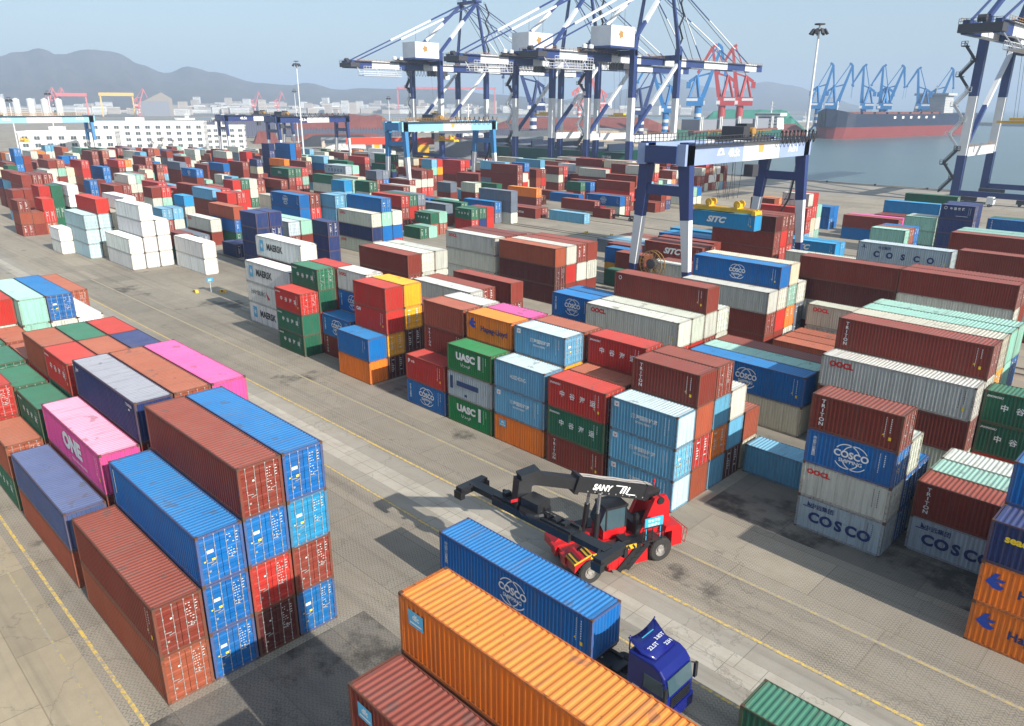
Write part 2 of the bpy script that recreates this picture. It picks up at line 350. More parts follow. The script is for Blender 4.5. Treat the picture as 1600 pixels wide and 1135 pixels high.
def yard_crane(name, label, XF, XB, YA, YB, mats, ztop=23.6, texts=(), trolley_y=None, stair=True, rail_m=None, cables=True, group=None):
    hi, lo, up_ = mats   # beam paint, leg white, leg top paint
    t = thing(name, label, 'gantry crane', (XF, YA, 0), 0, group)
    S = YB-YA; W = XB-XF
    bh = 3.1; z0 = ztop-bh
    for k, (x, nm) in enumerate(((0, 'front'), (W, 'back'))):
        b = MB(); b.box(x-.75, -1.6, z0, x+.75, S*.40, ztop, 0); b.box(x-.75, S*.40, z0-.001, x+.752, S*.72, ztop+.001, 1); b.box(x-.75, S*.72, z0, x+.75, S+1.6, ztop, 0)
        b.build('main_girder', [hi, C_WHITE], t)
    for y in (-1.2, S+1.2):
        b = MB(); b.box(W+.75, y-.6, z0+.3, -.75, y+.6, ztop-.3); b.build('end_beam', up_, t)
    for y in (0, S):
        sy = -1 if y == 0 else 1
        for x, sx in ((0, 1), (W, -1)):
            b = MB(); zt = z0; foot = (x+sx*1.8, y, 1.4); top = (x, y, zt)
            P = lambda f: tuple(foot[i]+(top[i]-foot[i])*f for i in range(3))
            b.bar(P(0), P(.17), .85, 1.0, 2, .95, 1.15); b.bar(P(.17), P(.58), .95, 1.15, 1, 1.15, 1.55); b.bar(P(.58), P(1), 1.15, 1.55, 2, 1.35, 2.0)
            b.box(top[0]-.75, y-1.0, zt-.1, top[0]+.75, y+1.0, ztop+.25, 2)
            b.build('leg', [hi, lo, up_], t)
        b = MB(); f = .80; xa = 0+1.8*(1-f); xb = W-1.8*(1-f); zz = 1.4+(z0-1.4)*f
        b.bar((xb, y, zz), (xa, y, zz), 1.0, 1.5); b.build('tie_beam', up_, t)
        b = MB(); b.bar((W-2.6, y, 1.5), (2.6, y, 1.5), .9, 1.1)
        b.build('sill_beam', up_, t)
        for x in (W-2.4, 2.4):
            g = MB(); g.box(x-1.6, y-.35, .35, x+1.6, y+.35, .95, 0)
            for q in (-1, 1): g.lathe([(0, -.14), (.36, -.14), (.36, .14), (0, .14)], (x+q, y, .41), 14, 1, 'y')
            g.build('bogie', [C_STEEL, C_STEEL], t)
    # walkway, railings and machinery on the front girder
    rm = rail_m or C_STEEL
    b = MB(); b.box(.8, -1.0, ztop-.15, 1.9, S+1, ztop-.05); b.box(W-1.9, -1, ztop-.15, W-.8, S+1, ztop-.05)
    b.build('walkway', C_STEEL, t)
    b = MB(); railing(b, (1.85, -1, ztop-.05), (1.85, S+1, ztop-.05), 1.2, 1.1, .09); railing(b, (W-1.85, -1, ztop-.05), (W-1.85, S+1, ztop-.05), 1.2, 1.1, .09)
    b.build('walkway_railing', rm, t)
    ty = (trolley_y if trolley_y is not None else (YA+YB)/2)-YA
    b = MB(); b.box(W-.6, ty-3.2, ztop+.02, .6, ty+3.2, ztop+.5, 1); b.box(W+1.5, ty-2.4, ztop+.5, -1.5, ty-.3, ztop+2.2, 0); b.tube((W+1.5, ty+1.4, ztop+1.3), (-1.6, ty+1.4, ztop+1.3), .75, 12, 2)
    b.box(W/2-1, ty+.4, ztop+.5, W/2+1, ty+2.6, ztop+2.6, 0)
    railing(b, (.6, ty-3.2, ztop+.5), (.6, ty+3.2, ztop+.5), 1.1, 1.2, .07, 3); railing(b, (W-.6, ty-3.2, ztop+.5), (W-.6, ty+3.2, ztop+.5), 1.1, 1.2, .07, 3)
    b.box(.9, ty-5.5, z0-2.4, 2.5, ty-3.6, z0-.5, 1)
    b.build('trolley', [C_STEEL, C_STEEL, C_RAILY, C_RAILY], t)
    if cables:
        b = MB(); n = 9; ya, yb = ty+4.5, S+.5
        for i in range(n):
            y0_ = ya+(yb-ya)*i/n; y1_ = ya+(yb-ya)*(i+1)/n; dp = 1.9
            pts = [(1.95, y0_+(y1_-y0_)*j/8, ztop+1.25-dp*4*(j/8)*(1-j/8)) for j in range(9)]
            b.path(pts, .11, 5); b.box(1.8, y0_-.15, ztop+1.1, 2.1, y0_+.15, ztop+1.5)
        b.build('festoon_cable', C_ROPE, t)
    if stair:
        b = MB(); b.bar((W/2+2, S, 12.5), (W*.1, S, z0-2), .7, .1); b.bar((W/2+2, S-.4, 13.6), (W*.1, S-.4, z0-1), .06, .06); b.bar((W*.75, S, 5), (W/2+2, S, 12.5), .7, .1)
        b.bar((W*.75, S-.4, 6.1), (W/2+2, S-.4, 13.6), .06, .06); b.box(W/2+1.2, S-.6, 12.4, W/2+2.8, S+.6, 12.5)
        b.build('stairway', C_STEEL, t)
    for s, size, yy, mm in texts:
        text_on(t, s, size, (.753, yy-YA, (z0+ztop)/2-.1), RYZ, mm, .03)
    return t
A = yard_crane('rail_mounted_gantry_crane', 'navy and white yard gantry crane numbered A211 lifting a blue container, nearest gantry', -29.9, -37.0, 92, 131, (C_NAVYL, C_WHITE, C_NAVY), 23.7,
    (('40.5t', 1.7, 104.6, C_TXT), ('A211', 1.7, 125.5, C_TXT)), 113.5, True, C_STEEL)
# emblem on the girder: white dome with arches
b = MB(); pts = [(math.cos(R(a))*.95, math.sin(R(a))*.95) for a in range(0, 181, 15)]
b.add([(.757, 8.5+x, 22.0+z) for x, z in pts]+[(.757, 8.5+x*.55, 22.0+z*.55) for x, z in reversed(pts)], [(i, i+1, len(pts)*2-2-i, len(pts)*2-1-i) for i in range(len(pts)-1)])
b.box(.753, 7.4, 21.85, .757, 9.6, 22.02); b.build('emblem', C_TXT, A)
b = MB(); b.box(.755, 20.6, 21.8, .76, 22.4, 23.1); b.build('emblem', C_ORANGE, A)
# hoist ropes belong to the crane; spreader and container hang from them
b = MB()
for dx in (-4.6, -2.9):
    for dy in (-1.6, -.9, .9, 1.6, 3.4): b.tube((dx, 17.2+dy*1.6, 21.3), (dx+1.2, 17.2+dy*.7, 14.2), .035, 4)
b.build('hoist_rope', C_ROPE, A)
def spreader(name, label, x0, x1, yc, z, mat, loc_cat='spreader'):
    t = thing(name, label, 'spreader', ((x0+x1)/2, yc, z)); L = x1-x0
    b = MB(); b.box(-L/2, -.75, .1, L/2, -.35, .75); b.box(-L/2, .35, .1, L/2, .75, .75); b.box(-2.2, -.35, .05, 2.2, .35, .8)
    b.build('frame', mat, t)
    for s in (-1, 1):
        b = MB(); b.box(s*L/2-.3, -1.15, .02, s*L/2+.3, 1.15, .6)
        for q in (-1, 1): b.box(s*L/2-.35, q*1.0-.2, -.05, s*L/2+.35, q*1.0+.2, .25)
        b.build('end_beam', mat, t)
        b = MB()
        for q in (-.8, .8): b.lathe([(0, -.12), (.62, -.12), (.62, .12), (0, .12)], (s*2.7, q, 1.45), 14, 0, 'y')
        b.box(s*2.7-.25, -1, .7, s*2.7+.25, 1, 1.5); b.build('sheave', C_YEL, t)
    return t
spreader('container_spreader', 'yellow container spreader hanging on ropes under the A211 gantry crane', -38.6, -26.6, 109.4, 12.0, C_YEL)
B2 = yard_crane('rail_mounted_gantry_crane', 'light blue and white yard gantry crane with railings, standing behind the middle stacks', -174.3, -183.3, 150, 190, (C_LBLUE, C_WHITE, C_MBLUE), 23.8, (), 166, True, C_RAILY)
b = MB(); b.box(.755, 19.6, 21.7, .76, 21.0, 23.1); b.build('emblem', C_ORANGE, B2)
B3 = yard_crane('rail_mounted_gantry_crane', 'light blue and white yard gantry crane at the far left before white office building', -374, -382, 72, 117, (C_LBLUE, C_WHITE, C_MBLUE), 23.8, (), 78, False, C_RAILY, False)
text_on(B3, '40.5t', 1.7, (.76, 10, 22.4), RYZ, C_TXT); text_on(B3, 'A215', 1.7, (.76, 40, 22.4), RYZ, C_TXT)
B4 = yard_crane('rail_mounted_gantry_crane', 'navy gantry crane with tall white leg bottoms beside the tall lamp mast', -320, -330, 184.5, 224, (C_NAVY, C_WHITE, C_NAVY), 23.6, (('40.5t', 1.9, 198, C_TXT),), 190, False, C_STEEL)
B5 = yard_crane('rail_mounted_gantry_crane', 'navy gantry crane further back above the small white building', -385, -394, 189, 229, (C_NAVY, C_WHITE, C_NAVY), 23.4, (('40.5t', 1.9, 199, C_TXT),), 232-20, False, C_STEEL, False)
# cable reel beside the near gantry leg
t = thing('cable_reel', 'round rusty cable reel with open spokes beside the left leg of the A211 crane', 'cable reel', (-33.2, 89.6, 0))
b = MB(); b.lathe([(2.0, -.5), (2.1, -.5), (2.1, -.4), (2.0, -.4), (2.0, -.5)], (0, 0, 5.6), 28, 0, 'y'); b.lathe([(2.0, .4), (2.1, .4), (2.1, .5), (2.0, .5), (2.0, .4)], (0, 0, 5.6), 28, 0, 'y')
for i in range(18):
    a = 2*math.pi*i/18
    for yy in (-.45, .45): b.bar((math.cos(a)*.3, yy, 5.6+math.sin(a)*.3), (math.cos(a)*2.05, yy, 5.6+math.sin(a)*2.05), .07, .07)
b.build('spoked_rim', C_RAILY, t)
b = MB(); b.lathe([(0, -.6), (.8, -.5), (.8, .5), (0, .6)], (0, 0, 5.6), 14, 0, 'y'); b.bar((0, .9, 0), (0, .9, 5.6), .5, .5); b.build('drum_and_post', C_STEEL, t)
# ---------------------------------------------------------------- ship-to-shore quay cranes
def sts_crane(label, X, tip=126, detail=True, house=True, group='ship-to-shore cranes on the quay'):
    """X = position of the leg pair nearer the camera; second pair 24 m further left. v = 0 at the landward rail."""
    t = thing('ship_to_shore_crane', label, 'quay crane', (X, 268, 0), 0, group); G = 33.4; U = -24
    for v in (0, G):
        for u in (0, U):
            b = MB(); zt = 55 if v == 0 else 53
            b.bar((u, v, 2.2), (u, v, 14.6), 2.2, 2.4, 0); b.bar((u, v, 14.6), (u, v, 32.3), 2.2, 2.4, 1); b.bar((u, v, 32.3), (u, v, zt), 2.2, 2.4, 0)
            b.build('leg', [C_NAVY, C_WHITE], t)
        b = MB(); b.bar((U-1, v, 3), (1, v, 3), 1.3, 1.7); b.build('sill_beam', C_NAVY, t)
        for u in (-2.5, U+2.5):
            g = MB(); g.box(u-4, v-.5, .8, u+4, v+.5, 2.0)
            for q in range(-3, 4, 2): g.lathe([(0, -.3), (.5, -.3), (.5, .3), (0, .3)], (u+q, v, .6), 12, 0, 'y')
            g.build('bogie', C_STEEL, t)
        b = MB(); b.bar((U-1.2, v, 49.5 if v else 50), (1.2, v, 49.5 if v else 50), 1.6, 2.2); b.build('cross_beam', C_NAVY, t)
    for u in (0, U):
        b = MB(); b.bar((u, .6, 15.6), (u, G-.6, 15.6), 1.6, 2.8, 0); b.build('portal_beam', C_WHITE, t)
        b = MB(); a = Vector((u, 1.2, 17)); c = Vector((u, G-.8, 46.5)); b.bar(a, a.lerp(c, .42), 1.3, 1.3, 0); b.bar(a.lerp(c, .42), c, 1.3, 1.3, 1); b.build('diagonal_brace', [C_NAVY, C_WHITE], t)
        b = MB(); railing(b, (u+.8, .6, 16.7), (u+.8, G-.6, 16.7), 1.1, 2, .08); b.build('portal_railing', C_RAILY, t)
        b = MB(); b.bar((u, 0, 34.5), (u, 0, 34.5001+.8), .4); 
    # twin box girder with blue and white bands
    segs = [(-50, -38, 1), (-38, -21, 0), (-21, -5, 2), (-5, 16, 0), (16, 34, 1), (34, 52, 0), (52, 68, 1), (68, 90, 0), (90, 108, 1), (108, tip-6, 0), (tip-6, tip, 1)]
    ms = [C_WHITE, C_NAVY, C_NAVY]
    for u in (-8.4, -15.6):
        b = MB()
        for a, c, mi in segs:
            if a >= tip: continue
            b.box(u-.75, a, 46.4, u+.75, min(c, tip), 49.8 if mi != 1 else 49.801, mi)
        b.build('boom_girder', ms, t)
    b = MB()
    for v in range(-48, int(tip), 8): b.box(-15, v, 48, -9, v+.5, 49)
    b.build('girder_ties', C_NAVY, t)
    b = MB(); b.box(-7.8, -48, 49.2, -6.6, tip-2, 49.3, 0); railing(b, (-6.6, -48, 49.3), (-6.6, tip-2, 49.3), 1.2, 2.4, .09, 1); railing(b, (-17.4, -48, 49.3), (-17.4, tip-2, 49.3), 1.2, 2.4, .09, 1)
    b.build('boom_walkway', [C_STEEL, C_RAILY], t)
    b = MB(); b.box(-7, -47, 42.6, -2, -24, 42.8); 
    for zz in (42.8, 45): railing(b, (-2, -47, zz), (-2, -24, zz), 2.0, 1.6, .12)
    railing(b, (-7, -47, 42.8), (-7, -24, 42.8), 2.0, 1.6, .12)
    for v in (-47, -36, -24): b.bar((-4.5, v, 42.8), (-8, v, 47.2), .25)
    b.build('hanging_gallery', C_WHITE, t)
    b = MB(); b.box(-17, -51, 46.8, -7, -46, 48.8); b.lathe([(0, -1), (.9, -1), (.9, 1), (0, 1)], (-12, -50, 50), 10, 0, 'x'); railing(b, (-17, -51, 48.8), (-7, -51, 48.8), 1.2, 1.5, .1); b.build('rear_platform', C_STEEL, t)
    if house:
        h = MB(); h.box(-9.5, -17, 52.0, 0.9, -1.2, 59.6); H = h.build('machinery_house', C_WHITE, t)
        h = MB(); h.box(-16, -17.8, 51.2, 1.4, -.5, 51.98); h.box(-17, -16.5, 49.72, -7, -2, 51.2); h.build('house_base', C_NAVY, t)
        h = MB(); h.box(-18, -27, 49.8, -5, -18, 50.1, 0); 
        for q in (-25, -21):
            h.lathe([(0, 0), (1.1, .3), (1.1, 1.6), (0, 2.0)], (-6, q, 50.6), 12, 1)
        h.build('winch_covers', [C_STEEL, C_WHITE], t)
        e = MB(); e.box(.95, -12.5, 54.6, .99, -8.5, 58.2, 0); e.box(.995, -11.4, 55.4, 1.0, -9.6, 57.0, 1); e.build('emblem', [C_WHITE, C_ORANGE], t)
        e = MB(); rr_ = [(math.cos(R(a))*q, math.sin(R(a))*q) for a, q in [(i*36, 1.9 if i % 2 else 1.2) for i in range(10)]]
        e.add([(1.003, -10.5+a, 56.4+c) for a, c in rr_], [tuple(range(10))]); e.build('emblem', C_RAILY, t)
        for q in (-15, -6): 
            e = MB(); e.tube((-1, q, 59.6), (-1, q, 66), .08, 4); e.build('aerial', C_STEEL, t)
    # A-frame, head platform, stays
    for u0_, u1_ in ((0, -5.5), (U, -18)):
        b = MB(); b.bar((u0_, G, 53), (u1_, G-1.5, 82), 1.3, 1.5, 0, .9, 1.1); b.build('mast_leg', C_NAVY, t)
        b = MB(); a = Vector((u1_, G-1.5, 82)); c = Vector((u0_, 0, 55)); d1 = a.lerp(c, .38); d2 = a.lerp(c, .72)
        b.bar(a, d1, 1.4, 1.4, 1); b.bar(d1, d2, 1.5, 1.5, 0); b.bar(d2, c, 1.3, 1.3, 1); b.build('thick_backstay', [C_WHITE, C_NAVY], t)
        ub = -8.4 if u0_ == 0 else -15.6
        b = MB(); c = Vector((ub, -46, 50)); d1 = a.lerp(c, .30); d2 = a.lerp(c, .66)
        b.bar(a, d1, .7, .7, 1); b.bar(d1, d2, .85, .85, 0); b.bar(d2, c, .5, .5, 1); b.build('thin_backstay', [C_WHITE, C_NAVY], t)
        for vv in (66, tip-14):
            b = MB(); c = Vector((ub, vv, 50)); d1 = a.lerp(c, .45); d2 = a.lerp(c, .8)
            b.bar(a, d1, .38, .38, 1); b.bar(d1, d2, .42, .42, 0); b.bar(d2, c, .38, .38, 1); b.build('forestay', [C_WHITE, C_NAVY], t)
            b = MB(); b.bar(a+Vector((.9, 0, -1.5)), (ub+.9, vv-9, 50), .2, .2); b.build('hoist_rope', C_STEEL, t)
    b = MB(); b.box(-19.5, G-3.5, 82, -4, G+.8, 83.2); railing(b, (-19.5, G-3.5, 83.2), (-4, G-3.5, 83.2), 1.3, 1.5, .1); railing(b, (-4, G-3.5, 83.2), (-4, G+.8, 83.2), 1.3, 1.5, .1)
    for q in (-16, -8): b.lathe([(0, -.5), (1.1, -.5), (1.1, .5), (0, .5)], (q, G-1, 84), 12, 0, 'x')
    b.build('head_platform', C_NAVY, t)
    # stair towers
    b = MB(); n = 10; hh = 44/n
    for i in range(n):
        z = 3+i*hh; mi = 1 if 14 < z < 33 else 0; s = 1 if i % 2 == 0 else -1; xc = U-3.2
        b.bar((xc-s*1.7, -.6*s, z), (xc+s*1.7, -.6*s, z+hh), .55, 1.1, mi, up=(0,1,0)); b.bar((xc-s*1.7, -1.15, z+1.1), (xc+s*1.7, -1.15, z+hh+1.1), .16, .16, mi); b.bar((xc-s*1.7, -1.15, z+.6), (xc+s*1.7, -1.15, z+hh+.6), .12, .12, mi)
        e = xc+s*1.7; b.box(e-.9, -1.3, z+hh-.3, e+.9, 1.3, z+hh, mi); railing(b, (e-.9, -1.3, z+hh), (e+.9, -1.3, z+hh), 1.2, .6, .14, mi)
        if s > 0: b.bar((e, 0, z+hh-.1), (U-.9, 0, z+hh-.1), .25, .25, mi)
    b.build('leg_stairway', [C_STEEL, C_WHITE], t)
    b = MB(); stairs_zigzag(b, -.6, G+1.6, 53, 81, 6, 1.1, 3.0, 0); b.bar((-1.5, G+.5, 53), (-5.2, G-.6, 81), .3); b.build('mast_stairway', C_STEEL, t)
    b = MB(); b.box(-16, 4, 44.0, -8, 12, 46.9, 1); b.box(-13.5, 12.5, 42.4, -10.5, 15.5, 45.4, 2)
    for v in range(-18, 2, 2): 
        pts = [(-6.2, v+2*j/6, 46.6-3.2*4*(j/6)*(1-j/6)) for j in range(7)]; b.path(pts, .12, 4, 0)
    b.build('trolley_and_cab', [C_ROPE, C_STEEL, C_WHITE], t)
    b = MB()
    for q in (-14.6, -9.4):
        for v in (6, 10): b.tube((q, v, 44), (q*.5-6, v, 26), .05, 4)
    b.build('hoist_rope', C_ROPE, t)
    b = MB(); b.box(-14.8, 7.2, 25.2, -9.2, 8.8, 26.0); b.box(-18.1, 7.4, 24.4, -5.9, 8.6, 25.1); b.build('spreader', C_YEL, t)
    return t
sts_crane('navy and white quay crane, leftmost of the row, with pointed mast head in view', -295.6)
sts_crane('navy and white quay crane, middle one of the group of three', -215.6)
sts_crane('navy and white quay crane, rightmost of the group, its boom reaching over the basin', -170.2)
sts_crane('navy and white quay crane cut by the right edge of the picture, with zigzag stairs', -15.8)
# ---------------------------------------------------------------- far port: piers, ships, luffing cranes, heaps, town, hills
def pol(brg, d): return (34+d*math.cos(R(brg)), -9.5+d*math.sin(R(brg)))
F_RED = plain('red_ore', (.22,.060,.045), .95, var=.25, scale=.05); F_COAL = plain('coal', (.045,.045,.05), .95, scale=.05)
F_TARP = plain('green_tarpaulin', (.035,.20,.14), .8, scale=.05); F_PIER = plain('pier_concrete', (.30,.27,.24), .9, scale=.05)
F_HULLG = plain('green_hull', (.012,.10,.070), .5, scale=.1); F_HULLN = plain('black_blue_hull', (.015,.025,.055), .5, scale=.08); F_BOOT = plain('red_antifouling', (.25,.05,.045), .6, scale=.06)
F_DECK = plain('rusty_red_deck', (.16,.06,.045), .8, scale=.1); F_SHW = plain('ship_white', (.68,.68,.66), .6, scale=.1); F_CRB = plain('blue_luffing_crane_paint', (.025,.17,.42), .5, scale=.1)
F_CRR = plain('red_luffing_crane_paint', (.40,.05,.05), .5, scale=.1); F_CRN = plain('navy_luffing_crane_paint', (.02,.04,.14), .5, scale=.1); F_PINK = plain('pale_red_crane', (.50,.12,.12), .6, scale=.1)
F_WIN = plain('window_dark', (.10,.12,.14), .2); F_ROOF = plain('grey_roof', (.22,.23,.24), .8, scale=.1); F_BEIGE = plain('beige_wall', (.52,.45,.38), .85, scale=.05); F_WALL = plain('white_rendered_wall', (.66,.66,.64), .85, var=.05, scale=.2)
F_GREYW = plain('grey_wall', (.20,.215,.25), .85, var=.05); F_GREYL = plain('pale_grey_superstructure', (.42,.43,.43), .7, scale=.1); F_TREE = plain('bare_twigs', (.10,.08,.06), .9)

def luffing_crane(label, x, y, H, az, paint, lean=12, group='slewing luffing cranes on the far piers', col_h=None, fly=70):
    """az = heading of the jib; H = height of the jib head"""
    t = thing('luffing_crane', label, 'port crane', (x, y, 0), az, group); s = H/75.
    ch = (col_h or 27)*s
    b = MB(); b.tube((0,0,8*s), (0,0,ch*.45), 3.0*s, 14, 0); b.tube((0,0,ch*.45), (0,0,ch*.55), 3.05*s, 14, 1); b.tube((0,0,ch*.55), (0,0,ch*.68), 3.0*s, 14, 0); b.tube((0,0,ch*.68), (0,0,ch*.78), 3.05*s, 14, 1); b.tube((0,0,ch*.78), (0,0,ch), 3.0*s, 14, 0)
    b.build('column', [paint, C_WHITE if paint is not F_CRR else paint], t)
    b = MB()
    for i in (-1, 1):
        for j in (-1, 1): b.bar((i*7*s, j*7*s, .5), (i*2*s, j*2*s, 10*s), 1.3*s, 1.3*s)
        b.bar((i*7*s, -8*s, 1.2), (i*7*s, 8*s, 1.2), 1.2*s, 1.4*s)
    b.build('portal', paint, t)
    b = MB(); b.box(-10*s, -4*s, ch, 4*s, 4*s, ch+7*s, 0); b.box(-10.03*s, -4.03*s, ch+4*s, -1*s, 4.03*s, ch+6*s, 1); b.box(2*s, 4.1*s, ch+1*s, 5*s, 6*s, ch+4*s, 1); b.build('machinery_house', [paint, C_WHITE], t)
    b = MB()
    for j in (-1, 1):
        b.bar((0, j*3*s, ch+7*s), (-3*s, j*.8*s, ch+24*s), 2.0*s, 2.0*s); b.bar((-8*s, j*3*s, ch+7*s), (-3*s, j*.8*s, ch+24*s), 1.5*s, 1.5*s)
    b.bar((-3*s, 0, ch+23*s), (-9*s, 0, ch+19*s), 3*s, 2.4*s); b.box(-11*s, -2*s, ch+14*s, -7.5*s, 2*s, ch+19*s)
    b.build('a_frame', paint, t)
    jx = math.tan(R(lean))*(H-ch-8*s)+3*s
    b = MB(); b.bar((3*s, 0, ch+7*s), (jx, 0, H-3*s), 4.2*s, 3.8*s, 0, 2.2*s, 2.0*s); b.bar((-3*s, 0, ch+23*s), (jx-2*s, 0, H-1*s), .9*s, .9*s); b.bar((-3*s, 0, ch+23*s), (3*s+(jx-3*s)*.5, 0, ch+7*s+(H-ch-10*s)*.5), 1.3*s, 1.3*s)
    b.build('jib', paint, t)
    b = MB(); fl = 20*s; fx = jx+fl*math.cos(R(-fly)); fz = H-3*s+fl*math.sin(R(-fly))
    b.bar((jx-3*s, 0, H), (jx, 0, H-2*s), 1.6*s, 2.2*s); b.bar((jx, 0, H-2*s), (fx, 0, fz), 2.2*s, 2.6*s, 0, 1.5*s, 1.5*s); b.box(fx-1.2*s, -1.2*s, fz-2*s, fx+1.2*s, 1.2*s, fz); b.tube((fx, 0, fz-2*s), (fx, 0, fz-14*s), .15*s, 4)
    b.build('fly_jib', paint, t)
    return t
def view_az(brg): return R(brg-90)      # heading that points to the right as seen from the yard
blue = [(113.3, 950, 74, 10, 'r', 'jib crossing behind the lamp mast'), (112.3, 960, 74, 14, 'r', 'second from left'), (111.2, 970, 73, 4, 'l', 'third from left'),
        (110.1, 985, 73, 3, 'l', 'middle one with steep jib'), (109.2, 1000, 73, 14, 'r', 'just right of the middle one'), (107.9, 1060, 73, 8, 'l', 'beside the ship bridge'), (106.3, 1110, 74, 12, 'r', 'furthest right')]
for bg_, d, H, ln, sd_, tx in blue:
    x, y = pol(bg_+(.55 if sd_ == 'r' else -.15), d)
    luffing_crane('blue luffing crane behind the black and red cargo ship, '+tx, x, y, H, view_az(bg_)+(0 if sd_ == 'r' else math.pi), F_CRB, ln, fly=80 if sd_ == 'r' else 62)
for bg_, d, H, ln, sd_, pm, tx in ((120.1, 765, 82, 12, 'l', F_CRR, 'red luffing crane with a white band on its house, left one of the red pair'), (118.9, 775, 82, 10, 'l', F_CRR, 'red luffing crane with a white band on its house, right one of the red pair'),
        (121.7, 745, 81, 16, 'r', F_CRB, 'bright blue luffing crane just left of the red pair'), (123.9, 670, 66, 20, 'l', F_CRB, 'blue luffing crane seen through the legs of the third quay crane'),
        (125.6, 640, 62, 14, 'r', F_CRN, 'navy luffing crane right behind the third quay crane leg'), (133.3, 640, 70, 18, 'l', F_CRN, 'navy luffing crane seen between the middle quay crane legs'),
        (130.0, 1150, 78, 16, 'r', F_PINK, 'hazy pale red crane far behind the middle quay crane'), (128.6, 1220, 76, 16, 'l', F_PINK, 'hazy pale red crane further right behind the quay cranes')):
    x, y = pol(bg_, d); luffing_crane(tx, x, y, H, view_az(bg_)+(0 if sd_ == 'r' else math.pi), pm, ln, fly=75 if sd_ == 'r' else 60)

def hull(name, label, p0, p1, beam, top, boot, mats, bow=.10, cat='ship', group=None, flare=1.0):
    """p0 = bow end, p1 = stern end on the water"""
    a = Vector((*p0, -2.6)); c = Vector((*p1, -2.6)); L = (c-a).length; d = (c-a).normalized(); az = math.atan2(d.y, d.x)
    t = thing(name, label, cat, a, az, group)
    st = [(0, .04, 1.25), (bow*.3, .45, 1.18), (bow*.7, .82, 1.1), (bow*1.3, 1, 1.03), (.5, 1, 1), (.9, 1, 1), (.97, .92, 1.02), (1, .75, 1.04)]
    for nm, za, zb, mt in (('upper_hull', boot, top, mats[0]), ('lower_hull', -1.5, boot, mats[1])):
        if zb <= za: continue
        b = MB(); vs = []
        for f, w_, sh in st:
            z1 = zb*sh if nm == 'upper_hull' else zb
            x0 = f*L+(0 if nm == 'upper_hull' else (3 if f == 0 else 0)); hw = beam/2*w_; hl = hw*(.80 if za < 0 else .97)
            vs += [(x0, -hl, za), (x0, hl, za), (x0-(2.5 if f == 0 and nm == 'upper_hull' else 0), hw, z1), (x0-(2.5 if f == 0 and nm == 'upper_hull' else 0), -hw, z1)]
        n = len(st); fs = []
        for i in range(n-1):
            o = i*4; fs += [(o, o+4, o+7, o+3), (o+1, o+2, o+6, o+5), (o+3, o+7, o+6, o+2), (o, o+1, o+5, o+4)]
        fs += [(0, 3, 2, 1), ((n-1)*4, (n-1)*4+1, (n-1)*4+2, (n-1)*4+3)]
        b.add(vs, fs); b.build(nm, mt, t)
    return t, L
def bridge(t, x, w, d, z0, lev, mats=(F_SHW, F_WIN), funnel=True):
    b = MB()
    for i in range(lev):
        q = i*.25; b.box(x-d/2+q, -w/2+q, z0+i*2.8, x+d/2-q, w/2-q, z0+(i+1)*2.8-.15, 0); b.box(x-d/2+q-.05, -w/2+q+.6, z0+i*2.8+1.1, x+d/2-q+.05, w/2-q-.6, z0+i*2.8+1.9, 1)
    z = z0+lev*2.8; b.box(x-d/2, -w/2-2, z, x+d/2-1, w/2+2, z+2.6, 0); b.box(x-d/2-.1, -w/2-1.6, z+1, x+d/2-.9, w/2+1.6, z+1.9, 1)
    b.build('bridge_house', list(mats), t)
    b = MB(); b.bar((x, 0, z+2.6), (x, 0, z+12), .8, .8); b.bar((x, -3, z+8), (x, 3, z+8), .4, .4); b.bar((x, -2, z+10.3), (x, 2, z+10.3), .3, .3); b.build('mast', mats[0], t)
    if funnel:
        b = MB(); b.box(x+d/2+1, -2.5, z0, x+d/2+6, 2.5, z+1); b.build('funnel', mats[0], t)
p0 = pol(113.25, 885); p1 = pol(105.2, 1170)
t, L = hull('bulk_carrier', 'big black and red bulk carrier moored across the basin, hatch deck rusty red', p0, p1, 42, 24, 11.5, (F_HULLN, F_BOOT), .05)
b = MB()
for i in range(8): b.box(22+i*26, -13, 24.3, 43+i*26, 13, 26.2)
b.box(12, -19, 24.05, 215, 19, 24.3); b.build('hatch_covers', F_DECK, t)
bridge(t, 232, 36, 24, 25, 7, (F_GREYL, F_GREYL))
b = MB()
for i in range(6): b.box(98+i*18, -21.2 if False else 20.95, 14+6, 103+i*18, 21.15, 22); b.box(98+i*18, -21.15, 19.5, 103+i*18, -20.95, 22)
b.build('draught_boards', F_SHW, t)
b = MB(); b.bar((18, 0, 26), (18, 0, 37), .9, .9); b.box(34, 20.6, 19, 60, 20.95, 20.6) ; b.build('foremast', F_SHW, t)
# wharf behind the ship
sheet('pier', [pol(114.4, 925), pol(113.0, 918), pol(104.5, 1205), pol(105.5, 1270)], 1.2, F_PIER, 5)
# coaster with green hull
t, L = hull('cargo_ship', 'green hulled cargo ship with white bridge and dark hatches, beyond the basin', pol(123.2, 600), pol(116.6, 745), 24, 12.5, 0, (F_HULLG, F_HULLG), .12)
b = MB()
for i in range(4): b.box(24+i*30, -9, 14.2, 46+i*30, 9, 22.0, 0)
for i in range(5): b.box(19.5+i*30, -10, 13, 20.5+i*30, -9, 24, 1); b.box(22+i*30, -10, 13, 23+i*30, -9, 24, 1)
b.box(8, -11.4, 12.6, 150, 11.4, 14.2, 2); b.build('cargo_hatches', [F_GREYW, F_SHW, F_DECK], t)
bridge(t, 158, 20, 14, 12.5, 4)
text_on(t, 'EVER SEA' if False else '远洋', 5, (38, -12.05 if False else 12.0, 8.5), (R(90), 0, R(180)), F_SHW)
